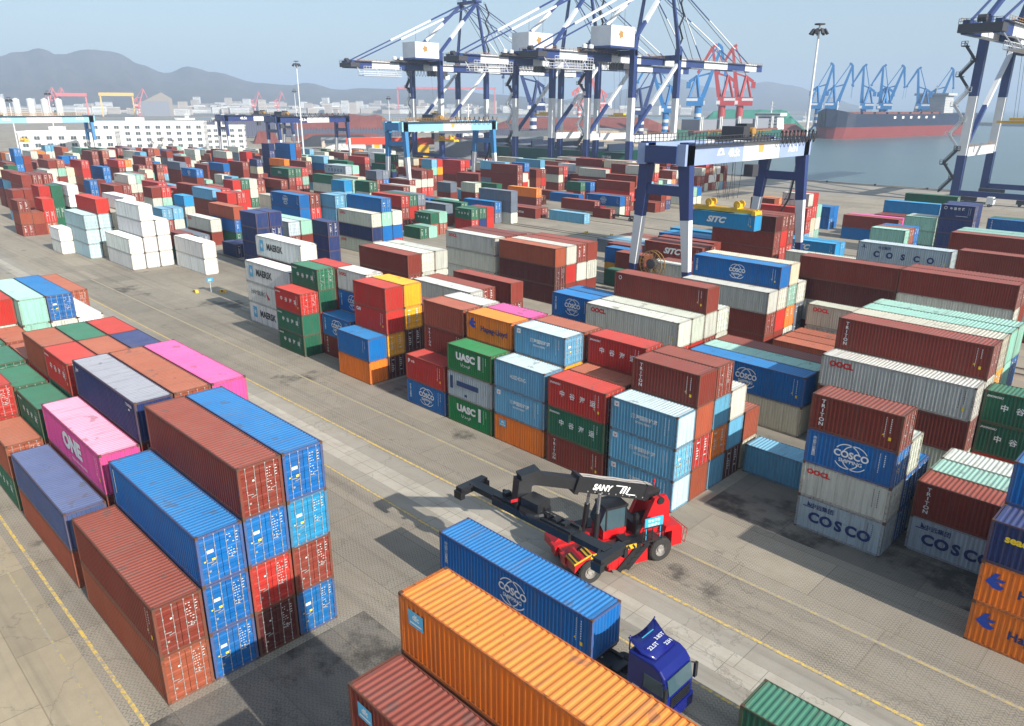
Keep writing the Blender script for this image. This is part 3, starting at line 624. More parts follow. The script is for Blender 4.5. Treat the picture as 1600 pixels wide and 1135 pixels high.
# ships along the quay
t, L = hull('container_ship', 'dark green and navy feeder ship moored along the quay behind the crane legs', (-193, 321), (-345, 321), 22, 9.0, 0, (F_HULLG, F_HULLG), .14)
text_on(t, '天骄', 3.2, (22, 11.05, 5.8), (R(90), 0, R(180)), F_SHW); 
b = MB()
for i in range(6): b.box(26+i*18, -9, 9.2, 40+i*18, 9, 10.6, 0)
for i in range(7): b.box(22+i*18, -9.5, 9, 23+i*18, 9.5, 13, 1)
b.box(10, -10.5, 9.02, 146, 10.5, 9.2, 0); b.build('cargo_hatches', [F_GREYW, F_HULLN], t); bridge(t, 140, 18, 10, 9.2, 4)
# ore and coal heaps on the pier
def heap(name, label, brg0, brg1, d0, d1, h, m, cat='stockpile', grp='stockpiles on the pier'):
    c = [Vector((*pol(brg0, d0), 0)), Vector((*pol(brg1, d0), 0)), Vector((*pol(brg1, d1), 0)), Vector((*pol(brg0, d1), 0))]
    n = 22; k = 8; b = MB(); rng = random.Random(int(brg0*10)); vs = []
    for i in range(n+1):
        for j in range(k+1):
            u = i/n; v = j/k; p = c[0].lerp(c[1], u).lerp(c[3].lerp(c[2], u), v)
            e = min(u*5, (1-u)*5, v*2.4, (1-v)*2.4, 1); vs.append((p.x, p.y, .02+h*max(0, e)*(1+.03*math.sin(i*1.3+j)+rng.uniform(-.02, .02))))
    b.add(vs, [(i*(k+1)+j, (i+1)*(k+1)+j, (i+1)*(k+1)+j+1, i*(k+1)+j+1) for i in range(n) for j in range(k)])
    o = b.build(name, m); tag(o, label, cat, grp); return o
heap('ore_heap', 'long flat topped red ore heap left of the light blue gantry crane', 151, 142.6, 780, 960, 19, F_RED)
heap('ore_heap', 'red ore heap behind the dark fence below the navy gantry beams', 156.0, 151.6, 900, 1080, 17, F_RED)
heap('ore_heap', 'long red ore bank seen behind the legs of the quay cranes', 137.5, 122.3, 820, 960, 17, F_RED)
heap('ore_heap', 'low red ore heap beside the bow of the black ship', 119.0, 114.2, 880, 980, 11, F_RED)
heap('ore_heap', 'small bright red ore heap far left above the white buildings', 153.0, 151.3, 640, 700, 9, F_RED)
heap('ore_heap', 'low pinkish ore heap in front of the long flat topped one', 150.5, 143.5, 690, 765, 5, F_RED)
heap('covered_heap', 'long green tarpaulin covered heap beyond the cargo ship', 122.0, 114.4, 1000, 1090, 25, F_TARP, 'covered stockpile')
heap('coal_heap', 'dark coal heap near the middle of the pier', 150, 144.5, 590, 660, 7, F_COAL)
heap('coal_heap', 'dark coal heap left of the light blue gantry', 146.5, 141, 520, 560, 6, F_COAL)
# dark wind fences
for i, (b0, b1, d, h) in enumerate(((157.5, 151.5, 760, 14), (150.9, 142.8, 772, 7), (137, 131.5, 800, 6))):
    a = pol(b0, d); c = pol(b1, d); b = MB(); n = 40
    b.bar((*a, h*.55), (*c, h*.55), .25, h*.9); 
    for q in range(n+1): x = a[0]+(c[0]-a[0])*q/n; y = a[1]+(c[1]-a[1])*q/n; b.bar((x, y, 0), (x, y, h+1.5), .7, .7)
    tag(b.build('wind_fence', plain('wind_fence_steel', (.075,.085,.13), .7)), ('tall dark slatted wind fence in front of the far red heap', 'dark fence along the foot of the long flat red heap', 'short dark fence before the red bank behind the quay cranes')[i], 'fence')
# small sheds and machines on the pier
for i, (bg_, d, sx, sy, sz, m, l) in enumerate(((146.2, 495, 34, 12, 7, F_WALL, 'low white warehouse behind the yard near the lamp mast'), (147.4, 560, 20, 10, 6, F_BEIGE, 'small beige shed on the ore pier'), (143.0, 590, 40, 10, 5, F_ROOF, 'low grey shed right of the small beige shed'),
      (127.6, 700, 60, 12, 9, F_BEIGE, 'long low peach coloured wall block at the pier edge'), (138.6, 470, 30, 16, 9, F_GREYW, 'grey windowless block behind the light blue gantry'), (134.3, 500, 30, 14, 9, F_GREYW, 'grey windowless block between quay crane legs'))):
    t = thing('shed', l, 'shed', (*pol(bg_, d), 0), R(bg_-90)); b = MB(); b.box(-sx/2, -sy/2, 0, sx/2, sy/2, sz); b.build('wall', m, t); b = MB(); b.prism([(-sy/2-.4, sz), (sy/2+.4, sz), (0, sz+1.6)], -sx/2-.4, sx/2+.4, 'x'); b.build('roof', F_ROOF if m is not F_ROOF else F_WALL, t)
# orange-red machine on the quay behind the light blue crane
t = thing('conveyor_machine', 'bright orange red conveyor boom behind the light blue gantry crane', 'conveyor', (*pol(141.6, 470), 0), R(141.6-90)); 
b = MB(); b.box(-42, -1.5, 7, 44, 1.5, 11, 0); b.build('boom', plain('orange_red_paint', (.62,.07,.03), .5), t); b = MB(); b.box(-2, -4, 0, 6, 4, 6.9); b.build('tower', C_YEL, t)
for x_ in (-26, 30): b = MB(); b.box(x_, -1.4, 0, x_+3, 1.4, 6.99); b.build('support', C_YEL, t)

# -------- office buildings at the left
def office(label, x, y, az, L, D, fl, m=F_WALL, side=F_GREYW, cols=None, group='white port office buildings'):
    t = thing('office_building', label, 'building', (x, y, 0), az, group); h = fl*3.5+1
    b = MB(); b.box(0, 0, 0, L, D, h); b.build('wall', m, t)
    b = MB(); b.box(-.3, -.3, h, L+.3, .2, h+.9); b.box(-.3, D-.2, h, L+.3, D+.3, h+.9); b.box(-.3, .2, h, .2, D-.2, h+.9); b.box(L-.2, .2, h, L+.3, D-.2, h+.9); b.box(L*.3, D*.3, h, L*.45, D*.7, h+3); b.build('roof', m, t)
    n = cols or max(3, int(L/5.2))
    for f in range(fl):
        for i in range(n):
            x0 = (i+.5)*L/n; z0 = 1.3+f*3.5
            w = MB(); w.box(x0-1.25, -.12, z0, x0+1.25, -.02, z0+1.7, 0); w.box(x0-1.45, -.16, z0-.12, x0+1.45, .0, z0-.02, 1); w.box(x0-.05, -.15, z0, x0+.05, -.121, z0+1.7, 1)
            w.build('window', [F_WIN, m], t)
    k = max(2, int(D/4))
    for f in range(fl):
        for i in range(k):
            y0 = (i+.5)*D/k; z0 = 1.3+f*3.5; w = MB(); w.box(L+.02, y0-.6, z0+.3, L+.12, y0+.6, z0+1.4, 0); w.build('window', [F_WIN], t)
    return t
office('long white four storey office block with square windows, right of the light blue gantry', *pol(162.9, 520), R(58), 62, 14, 5)
office('white four storey office block at far left with a windowed end wall', *pol(166.9, 465), R(62), 44, 15, 4)
office('white office block with darker window bands beside bare trees', *pol(159.0, 560), R(62), 34, 14, 4)
office('small white block on its own with three rows of windows under a navy gantry', *pol(156.2, 560), R(60), 26, 14, 4)
# bare trees and street wall before the offices
def bare_tree(label, x, y, h, seed):
    rng = random.Random(seed); t = thing('bare_tree', label, 'tree', (x, y, 0), 0, 'bare trees before the white offices')
    b = MB(); b.tube((0,0,0), (0,0,h*.35), .22, 7, 0, .16); b.build('trunk', F_TREE, t)
    b = MB()
    def br(p, d, l, r_, k):
        q = p+d*l; b.tube(p, q, r_, 4, 0, r_*.6, False)
        if k:
            for _ in range(4):
                nd = (d+Vector((rng.uniform(-.7, .7), rng.uniform(-.7, .7), rng.uniform(-.1, .5)))).normalized(); br(q, nd, l*.68, r_*.55, k-1)
    br(Vector((0,0,h*.33)), Vector((0,0,1)), h*.2, .15, 4); b.build('crown', F_TREE, t)
for i, (bg_, d, h, l) in enumerate(((158.8, 500, 13, 'tall bare tree before the right end of the office blocks'), (158.2, 506, 11, 'bare tree just right of the tall bare tree'), (159.5, 510, 10, 'low bare tree left of the tall bare tree'), (163.2, 430, 14, 'bare tree between the first two white office blocks'), (162.4, 440, 9, 'small bare tree by the street wall'))): bare_tree(l, *pol(bg_, d), h, i)
a = pol(165.5, 432); c = pol(157.6, 482); b = MB(); b.bar((*a, 1.2), (*c, 1.2), .3, 2.4); tag(b.build('boundary_wall', F_WALL), 'low white boundary wall running before the office buildings', 'wall')

# -------- shore, town and hills across the bay
far_g = [pol(175, 1900), pol(166, 1950), pol(158, 1980), pol(150, 2250), pol(140, 2500), pol(130, 2600), pol(122, 2500), pol(117, 2700), pol(114, 3000), pol(112, 7000), pol(175, 7000)]
sheet('far_shore', far_g, 1.0, plain('far_shore_land', (.17,.155,.13), .95, scale=.01), 5)
def ridge(name, prof, D, depth, seed, m):
    rng = random.Random(seed); b = MB(); vs = []; k = 10; n = len(prof); pts = []
    for i in range(n-1):
        for q in range(4):
            f = q/4; a0, z0 = prof[i]; a1, z1 = prof[i+1]; sm = f*f*(3-2*f); pts.append((a0+(a1-a0)*f, z0+(z1-z0)*sm))
    pts.append(prof[-1])
    for i, (a_, z_) in enumerate(pts):
        for j in range(k+1):
            v = j/k; d = D-depth*(1-v); x, y = pol(a_, d)
            zz = z_*(v**1.15)*(1+(0 if j else 0)+rng.uniform(-.015, .015) if j == k else .86+.14*math.sin(i*1.15+j*1.1)*math.sin(i*.37-j*.6)+rng.uniform(-.05, .05)); vs.append((x, y, max(.5, zz)+(-2 if j == 0 else 0)))
        x, y = pol(a_, D+depth*.8); vs.append((x, y, -2))
    kk = k+2
    b.add(vs, [(i*kk+j, (i+1)*kk+j, (i+1)*kk+j+1, i*kk+j+1) for i in range(len(pts)-1) for j in range(kk-1)])
    o = b.build(name, m); smooth(o); tag(o, kind='structure')
M_HILL = plain('winter_hillside', (.085,.068,.052), .95, var=.5, scale=.009)
ridge('hills', [(176, 90), (172.0, 158), (169.3, 203), (167.4, 234), (166.1, 260), (164.9, 280), (163.9, 256), (162.3, 284), (160.6, 274), (159.5, 222), (158.1, 180), (156.6, 215), (155.0, 189), (152.5, 140), (150.4, 129), (149.1, 141), (147.0, 108), (145.2, 117), (142.1, 113), (139.3, 122), (136.6, 89), (132.5, 70), (129, 40)], 4600, 1500, 1, M_HILL)
ridge('hills', [(134, 30), (132.0, 60), (128.8, 116), (126.1, 161), (123.0, 226), (121.2, 172), (119.5, 140), (117.4, 208), (115.7, 181), (113.3, 100), (111.5, 40), (110.5, 5)], 6500, 1500, 2, M_HILL)
rng = random.Random(11)
protos = []
for k in range(5):
    w_, d_, h_ = ((46, 12, 17), (28, 14, 20), (60, 14, 14), (90, 30, 9), (20, 16, 34))[k]
    b = MB(); b.box(-w_/2, -d_/2, 0, w_/2, d_/2, h_, 0)
    for f in range(int(h_/3.4)): b.box(-w_/2+1, -d_/2-.1, 1.4+f*3.4, w_/2-1, -d_/2-.02, 2.7+f*3.4, 1)
    b.box(-w_/2-.3, -d_/2-.3, h_, w_/2+.3, d_/2+.3, h_+.7, 2)
    protos.append([b.mesh('town_block', [wm, F_WIN, F_ROOF]) for wm in (F_WALL, F_BEIGE)])
kinds = ('long white apartment slab', 'compact white apartment block', 'low wide white block', 'very wide low warehouse', 'slim tower block')
for i in range(290):
    a_ = rng.uniform(122, 172) if i % 4 else rng.uniform(140, 156); d = rng.uniform(2150 if a_ > 157 else 2650, 3300); k = rng.choice((0, 0, 1, 1, 2, 3, 4)); wm = 0 if rng.random() < .5 else 1
    o = link('town_building', protos[k][wm], None, (*pol(a_, d), 1.0+max(0, d-3000)*.06), R(a_-90+rng.uniform(-25, 25))); o.scale = (1.25, 1, rng.uniform(.75, 1.25))
    tag(o, kinds[k]+(' in white' if wm == 0 else ' in beige')+' render in the hazy town below the hills', 'building', 'town buildings across the bay')
# silos, shipyard gantries, shed
for i in range(5):
    bg_ = 167.4-i*.75; t = MB(); t.tube((0,0,0), (0,0,36), 7, 16, 0); t.tube((0,0,36), (0,0,39), 7, 16, 0, 1); o = t.build('silo', F_WALL); o.location = (*pol(bg_, 1990), 1); tag(o, 'tall round white silo in the row at the far left shore', 'silo', 'silos on the far shore')
def goliath(label, bg_, d, span, h, m):
    t = thing('shipyard_gantry', label, 'gantry crane', (*pol(bg_, d), 1), R(bg_-90)); b = MB()
    b.box(-span/2, -4, h-7, span/2, 4, h); b.build('girder', m, t)
    for s in (-1, 1):
        b = MB(); b.bar((s*span/2-s*3, -10, 0), (s*span/2-s*3, 0, h-7), 3, 4); b.bar((s*span/2-s*3, 10, 0), (s*span/2-s*3, 0, h-7), 3, 4); b.build('leg', m, t)
F_YG = plain('yellow_gantry_paint', (.62,.40,.10), .6, scale=.05)
goliath('yellow shipyard gantry on the far shore at left', 161.1, 2050, 72, 52, F_YG); goliath('red shipyard gantry left of the yellow one on the far shore', 163.7, 2010, 66, 50, F_PINK)
goliath('pale red shipyard gantry far behind the first quay crane', 139.5, 2700, 330, 85, F_PINK)
for bg_, d, l in ((159.9, 2000, 'right of the yellow gantry'), (165.0, 2000, 'among the silos at left'), (164.5, 2020, 'just left of the red gantry'), (152.7, 2350, 'above the dark navy gantry'), (151.2, 2300, 'in front of white warehouses')): luffing_crane('hazy red crane on the far shore '+l, *pol(bg_, d), 62, view_az(bg_), F_PINK, 20, 'hazy red cranes on the far shore')
t = thing('shipyard_shed', 'great pale shed with sloping roof on the far shore left', 'shed', (*pol(158.9, 2100), 1), R(69)); b = MB(); b.prism([(-38, 0), (38, 0), (38, 40), (16, 54), (-38, 28)], -30, 30, 'y'); b.build('wall', plain('weathered_shed_wall', (.27,.24,.21), .9), t); b = MB(); b.box(-30, -30.4, 0, 30, -30.1, 34); b.build('door', F_GREYW, t)
# boats in the bay
for i, (bg_, d, l) in enumerate(((155.5, 1780, 'small white boat in the bay, left one of three'), (154.6, 1830, 'small white boat in the bay, middle one of three'), (157.8, 1800, 'white ship with tall bridge at the far shore'), (116.4, 1900, 'white work boat in the hazy bay at right'), (115.3, 1750, 'white and red buoy tender in the hazy bay'), (130, 1900, 'white launch behind the quay cranes'))):
    p0 = Vector(pol(bg_, d)); q = pol(bg_-1.2, d); t, L = hull('boat', l, tuple(p0), q, 9, 4, 0, (F_HULLN if i % 2 else F_SHW,)*2, .2, 'boat'); bridge(t, L*.6, 7, 8, 4, 2, funnel=False)
# breakwater on the right
a = pol(106, 1700); c = pol(100, 1650); b = MB(); b.bar((*a, 0), (*c, 0), 14, 6); tag(b.build('breakwater', F_PIER), kind='structure')
# ---------------------------------------------------------------- masts, markers, signs
def lamp_mast(label, x, y, h, k=9):
    t = thing('lamp_mast', label, 'lamp mast', (x, y, 0), 0, 'tall lamp masts')
    b = MB(); b.tube((0,0,0), (0,0,h), .42, 12, 0, .2); b.build('pole', C_WHITE, t)
    b = MB(); b.lathe([(.25, h-1.2), (1.3, h-1.1), (1.3, h-.95), (.25, h-.9)], (0,0,0), 14); b.lathe([(0, h), (1.1, h), (1.1, h+.25), (0, h+.3)], (0,0,0), 12); b.build('lamp_ring', C_STEEL, t)
    for i in range(k):
        a = 2*math.pi*i/k; c = (math.cos(a), math.sin(a)); g = MB()
        g.bar((c[0]*1.2, c[1]*1.2, h-.9), (c[0]*1.9, c[1]*1.9, h-1.9), .55, .45); g.bar((c[0]*.2, c[1]*.2, h-.6), (c[0]*1.3, c[1]*1.3, h-1), .08, .08); g.build('floodlight', C_STEEL, t)
lamp_mast('tall pale lamp mast standing right of the A211 gantry crane', -44.6, 164, 45.8)
lamp_mast('tall pale lamp mast crossing the navy gantry cranes in the left half', -290.5, 180, 47.2)
for brg, d, h, l in ((164.9, 560, 36, 'white lamp mast behind the left office buildings'), (150.0, 640, 40, 'distant lamp mast just right of the tall left mast'), (143.6, 620, 35, 'thin distant lamp mast on the ore pier'), (167.0, 520, 32, 'lamp mast at the very left edge above the gantry')):
    a = R(brg); lamp_mast(l, 34+d*math.cos(a), -9.5+d*math.sin(a), h, 6)
M_SBLUE = plain('blue_sign_face', (.02,.30,.62), .5, var=.03)
t = thing('road_sign', 'small round blue sign on a post with yellow blocks in the lane crossing', 'sign', (-86.0, 41.5, 0))
b = MB(); b.tube((0,0,0), (0,0,2.0), .05, 8); b.build('post', C_WHITE, t)
b = MB(); b.box(-.02, -.5, 1.7, .05, .5, 2.35); b.build('sign_face', M_SBLUE, t); text_on(t, 'A1', .5, (.056, 0, 2.02), RYZ, C_TXT)
t = thing('road_sign', 'small blue A1 sign beside the crane rails before the navy stacks', 'sign', (-80.5, 96, 0))
b = MB(); b.tube((0,0,0), (0,0,2.6), .05, 8); b.build('post', C_WHITE, t); b = MB(); b.box(-.02, -.8, 2.2, .05, .8, 3.1); b.build('sign_face', M_SBLUE, t)
k = 0
for x, y in ((-87.5, 39.6), (-84.6, 42.8), (-101.5, 60.2), (-98.6, 60.6), (-72, 96.5), (-74.2, 97), (-76.5, 97.6), (-82.0, 132.8), (-75.2, 134.0), (-69.4, 134.6), (-57, 134.2), (-30, 134.6)):
    b = MB(); b.prism([(-.6, 0), (.6, 0), (.42, .45), (-.42, .45)], -.25, .25, 'y', 0)
    b.box(-.16, -.26, .08, .16, .26, .40, 1)
    o = b.build('rail_stop_block', [C_YEL, C_STEEL]); o.location = (x, y, .01); o.rotation_euler = (0, 0, k*.7); k += 1
    tag(o, 'small yellow block on the ground beside the crane rails', 'block', 'yellow blocks along the rails')
for i in range(16):
    x = -40-i*19; b = MB(); b.tube((0,0,0), (0,0,.45), .28, 10, 0); b.tube((0,0,.45), (0,0,.62), .45, 10, 0); o = b.build('mooring_bollard', C_STEEL); o.location = (x+(0 if i else 0), 304.3, .0)
    tag(o, 'dark mooring bollard on the edge of the quay', 'bollard', 'bollards along the quay edge')
# ---------------------------------------------------------------- reach stacker, truck, yard tractors
V_RED = plain('red_machine_paint', (.50,.008,.012), .38, var=.15, scale=.8); V_BLK = plain('black_machine_paint', (.016,.017,.020), .42, var=.3, scale=1.5); V_TYRE = plain('tyre_rubber', (.030,.029,.028), .85, var=.3)
V_HUB = plain('grey_wheel_hub', (.33,.31,.29), .5, .2); V_GLASS = plain('cab_glass', (.05,.09,.11), .06); V_CHROME = plain('piston_steel', (.6,.6,.62), .18, .9, var=.02)
V_BLUE = plain('glossy_blue_truck_paint', (.007,.013,.15), .18, var=.08); V_SBLUE = plain('signboard_blue', (.03,.38,.58), .5, var=.02); V_SEAT = plain('cab_interior', (.05,.06,.07), .7)
def wheel(parent, x, y, r, wdt, side, name='wheel'):
    w_ = MB(); w_.lathe([(r*.52, -wdt/2), (r*.9, -wdt/2), (r, -wdt*.36), (r, wdt*.36), (r*.9, wdt/2), (r*.52, wdt/2)], (0,0,0), 26, 0, 'y')
    for i in range(22):
        a = 2*math.pi*i/22; c = (math.cos(a)*r, math.sin(a)*r); w_.bar((c[0], -wdt*.3, c[1]), (c[0]*1.0, wdt*.3, c[1]), .07, .05)
    t = w_.build(name, V_TYRE, parent); t.location = (x, y, r)
    h = MB(); h.lathe([(0, side*wdt*.22), (r*.22, side*wdt*.30), (r*.26, side*wdt*.16), (r*.48, side*wdt*.14), (r*.54, side*wdt*.46)], (0,0,0), 20, 0, 'y')
    h.lathe([(0, -side*wdt*.2), (r*.54, -side*wdt*.2)], (0,0,0), 20, 0, 'y')
    for i in range(8):
        a = 2*math.pi*i/8; h.tube((math.cos(a)*r*.37, side*wdt*.12, math.sin(a)*r*.37), (math.cos(a)*r*.37, side*wdt*.24, math.sin(a)*r*.37), .035, 6)
    h.build('hub', V_HUB, t); return t
# local frame: +x forward, +y left (towards the camera), origin on the ground under the front axle
HD = math.atan2(-.933, -.36)
rs = thing('reach_stacker', 'red and black reach stacker with its spreader out over the blue container truck', 'reach stacker', (6.75, 24.15, 0), HD)
for s in (-1, 1):
    for q in (0, -.78):
        wheel(rs, 0, s*(1.75+q*1.0) if False else s*(1.72+q), .86, .62, s)
    wheel(rs, -5.6, s*1.35, .86, .62, s)
b = MB()
for s in (-1, 1):
    b.prism([(-6.9, 1.05), (-4.9, 1.0), (-4.5, .55), (-1.6, .50), (-1.1, 1.2), (.9, 1.2), (1.35, 1.0), (1.45, 1.75), (-1.0, 2.15), (-3.2, 2.0), (-6.9, 2.15)], *sorted((s*.35, s*1.0)), 'y')
b.box(-6.8, -1.0, 1.3, 1.2, 1.0, 1.7); b.build('chassis', V_RED, rs)
b = MB(); b.box(-7.25, -1.6, .95, -6.4, 1.6, 2.15); b.prism([(-7.25, 2.15), (-5.8, 2.15), (-5.9, 2.55), (-7.0, 2.5)], -1.6, 1.6, 'y'); b.build('counterweight', V_RED, rs)
b = MB()
for s in (-1, 1):
    b.prism([(-4.3, .62), (-1.3, .62), (-1.4, 1.85), (-4.2, 2.0)], *sorted((s*1.02, s*1.98)), 'y'); 
    for i in range(5): b.box(-4.0+i*.52, s*1.985 if s > 0 else -2.0, .8, -3.6+i*.52, s*2.0 if s > 0 else -1.985, 1.6)
b.build('side_tank', V_RED, rs)
for s in (-1, 1):
    b = MB()
    pts = [(-1.15, .95), (-.95, 1.55), (-.5, 1.95), (.5, 1.95), (1.0, 1.55), (1.3, 1.2), (1.3, 1.75), (.8, 2.2), (-.8, 2.25), (-1.3, 1.7)]
    b.prism(pts, *sorted((s*.75, s*2.15)), 'y'); b.build('front_fender', V_RED, rs)
b = MB(); b.box(-5.2, 1.0, 2.05, .3, 2.1, 2.16); b.box(-5.2, -2.1, 2.05, .3, -1.0, 2.16)
b.bar((-2.6, 2.05, .45), (-4.2, 2.05, 2.05), .10, .4); b.bar((-2.0, 2.05, .45), (-3.6, 2.05, 2.05), .10, .4)
for i in range(5): b.box(-2.75-i*.32, 1.75, .55+i*.33, -2.3-i*.32, 2.2, .59+i*.33)
railing(b, (-5.2, 2.1, 2.16), (-3.7, 2.1, 2.16), 1.0, .6, .05); b.box(-5.6, -.9, 2.0, -3.9, .9, 2.75); b.build('walkway_and_steps', V_BLK, rs)
b = MB(); b.prism([(.1, 2.24), (1.35, 1.78), (1.35, 1.90), (.1, 2.36)], 1.0, 2.17, 'y')
b.box(-3.2, 2.12, 2.0, .2, 2.2, 2.30); bb = b.build('guard_rail', C_YEL, rs)
b = MB()
for i in range(9): b.bar((-3.1+i*.38, 2.205, 2.02), (-2.9+i*.38, 2.205, 2.29), .13, .012, 0, up=(0,1,0))
for i in range(5): b.bar((.25+i*.25, 1.0, 2.318-i*.092+.012), (.25+i*.25, 2.17, 2.318-i*.092+.012), .10, .02)
b.build('black_stripes', V_BLK, bb)
# rear pylons carrying the boom pivot
for s in (-1, 1):
    b = MB(); b.prism([(-6.6, 2.05), (-4.2, 2.05), (-4.6, 2.9), (-5.3, 4.45), (-6.2, 4.55), (-6.5, 4.0)], *sorted((s*.62, s*.95)), 'y'); b.build('boom_support', V_RED, rs)
b = MB(); b.tube((-5.75, -1.05, 4.25), (-5.75, 1.05, 4.25), .26, 14); b.build('pivot_pin', V_BLK, rs)
def along(a, b_, t): return tuple(a[i]+(b_[i]-a[i])*t for i in range(3))
bp, bt = Vector((-6.0, 0, 4.35)), Vector((3.6, 0, 7.5))
b = MB(); m1 = bp.lerp(bt, .66); b.bar(bp, bp.lerp(bt, .12), .78, .75, 0, .86, 1.15); b.bar(bp.lerp(bt, .12), m1, .80, 1.05, 0, .80, .95); b.bar(m1-(bt-bp)*.02, m1+(bt-bp)*.01, 1.02, 1.22); boom = b.build('boom', V_BLK, rs)
b = MB(); b.bar(m1, bt, .62, .76); b.build('boom_extension', V_BLK, rs)
b = MB(); d_ = (bt-bp).normalized(); hd0 = bt-Vector((.2, 0, .2)); b.bar(hd0+Vector((-.5, 0, .35)), hd0+Vector((.75, 0, .05)), .9, .8, 0, .8, 1.0); b.bar(hd0+Vector((.55, 0, .2)), hd0+Vector((.75, 0, -2.1)), .85, .9, 0, .8, .95)
b.build('boom_head', V_BLK, rs)
b = MB(); b.box(4.35, .41, 6.2, 4.95, .43, 6.4); b.build('red_reflector', V_RED, rs)
ang = math.atan2(bt.z-bp.z, bt.x-bp.x)
for s in (1, -1):
    o = text_on(boom, 'SANY', .56, tuple(bp.lerp(bt, .475)+Vector((0, s*.437, .02))), (R(90), -ang if s < 0 else ang, 0 if s < 0 else R(180)), C_TXT, .05, .15)
    o.rotation_mode = 'XYZ'
    M1 = Matrix.Rotation(R(180) if s > 0 else 0, 4, 'Z') @ Matrix.Rotation(R(90), 4, 'X'); Mt = Matrix.Rotation(-ang, 4, 'Y')
    o.matrix_basis = Matrix.Translation(bp.lerp(bt, .47)+Vector((0, s*.437, .0))) @ Mt @ M1
    g = MB()
    for (a0, z0, a1, z1, w_) in ((-1.0, .28, -.1, .28, .07), (-.35, .28, -.5, -.22, .13), (-.12, .28, -.27, -.22, .13), (.12, .28, -.03, -.22, .13), (.0, -.24, .75, -.24, .07)): g.bar((a0, 0, z0), (a1, 0, z1), .012, w_, up=(0,1,0)) if False else g.bar((a0, 0, z0), (a1, 0, z1), w_, .012, up=(0,1,0))
    e = g.build('stripe_emblem', C_TXT, boom); e.matrix_basis = Matrix.Translation(bp.lerp(bt, .27)+Vector((0, s*.44, 0))) @ Mt @ (Matrix.Rotation(R(180), 4, 'Z') if s > 0 else Matrix.Identity(4))
for s in (-1, 1):
    c0 = Vector((-.9, s*.78, 2.05)); c1 = bp.lerp(bt, .50)+Vector((0, s*.62, -.35)); b = MB(); b.tube(c0, c0.lerp(c1, .62), .19, 12); b.build('lift_cylinder', V_BLK, rs)
    b = MB(); b.tube(c0.lerp(c1, .60), c1, .11, 12); b.build('piston_rod', V_CHROME, rs)
# hoses along the boom, a seam of bolts and a cable tray
b = MB()
for q in (-.22, -.1, .05, .2): b.path([bp.lerp(bt, .05+.1*k)+Vector((0, q, .56+.03*((k+int(q*20)) % 2))) for k in range(7)], .03, 4)
for s in (-1, 1):
    for k in range(9): c_ = bp.lerp(bt, .14+.055*k)+Vector((0, s*.41, -.36)); b.box(c_.x-.04, min(c_.y, c_.y+s*.03), c_.z-.04, c_.x+.04, max(c_.y, c_.y+s*.03), c_.z+.04)
b.build('boom_hoses', V_HUB, boom)
b = MB()
for k, (q, w_) in enumerate(((.3, .05), (.52, .04), (.75, .06))): b.path([Vector((.9, .95+q*.3, 1.9)), Vector((.4, 1.0+q*.5, 2.35+q*.2)), Vector((-.6, .9+q*.3, 2.4)), Vector((-1.3, .8, 2.2))], w_*.7, 5)
b.build('hydraulic_hoses', V_BLK, rs)
# cab
cabx = -2.3
b = MB(); b.box(cabx-1.0, -.72, 2.15, cabx+.75, .72, 2.75, 0); b.box(cabx-1.05, -.76, 4.25, cabx+.62, .76, 4.42, 1)
for x_, y_ in ((cabx-1.0, -.72), (cabx-1.0, .64), (cabx+.5, -.72), (cabx+.5, .64)): b.bar((x_+.05, y_+.04, 2.7), (x_+.05, y_+.04, 4.27), .09, .09, 1)
b.build('cab', [V_RED, V_BLK], rs)
b = MB(); b.prism([(cabx-.93, 2.76), (cabx+.72, 2.76), (cabx+.98, 3.3), (cabx+.6, 4.24), (cabx-.93, 4.24)], -.68, .68, 'y'); b.build('cab_window', V_GLASS, rs)
b = MB(); b.box(cabx-.6, 1.05, 2.2, cabx-3.0 if False else cabx+.0, 1.9, 2.5); b.build('toolbox', V_BLK, rs)
b = MB(); b.box(-5.35, 1.85, 3.0, -3.95, 1.92, 3.72); b.bar((-5.2, 1.88, 2.1), (-5.2, 1.88, 3.0), .05, .05); b.bar((-4.1, 1.88, 2.1), (-4.1, 1.88, 3.0), .05, .05); sg = b.build('signboard', V_SBLUE, rs)
text_on(sg, '安全作业', .24, (-4.65, 1.925, 3.52), (R(90), 0, R(180)), C_TXT, .01); text_on(sg, '注意避让', .24, (-4.65, 1.925, 3.2), (R(90), 0, R(180)), C_TXT, .01)
b = MB(); b.tube((-3.9, .95, 2.2), (-3.9, .95, 3.7), .13, 10); b.tube((-3.9, .95, 3.0), (-3.9, .95, 3.6), .2, 10); b.build('exhaust', V_BLK, rs)
b = MB()
for i in range(7): b.bar((-7.5, -.2+i*.3, 1.0), (-7.65, -.2+i*.3, 2.0), .03, .03)
b.bar((-7.5, -.2, 1.0), (-7.5, 1.6, 1.0), .04, .04); b.bar((-7.65, -.2, 2.0), (-7.65, 1.6, 2.0), .04, .04); b.build('rear_guard', V_RED, rs)
b = MB(); b.tube((-5.6, .3, 4.9), (-5.6, .3, 5.35), .02, 6); b.lathe([(0, 5.35), (.09, 5.35), (.07, 5.55), (0, 5.58)], (-5.6, .3, 0), 10); b.build('warning_beacon', V_RED, rs)
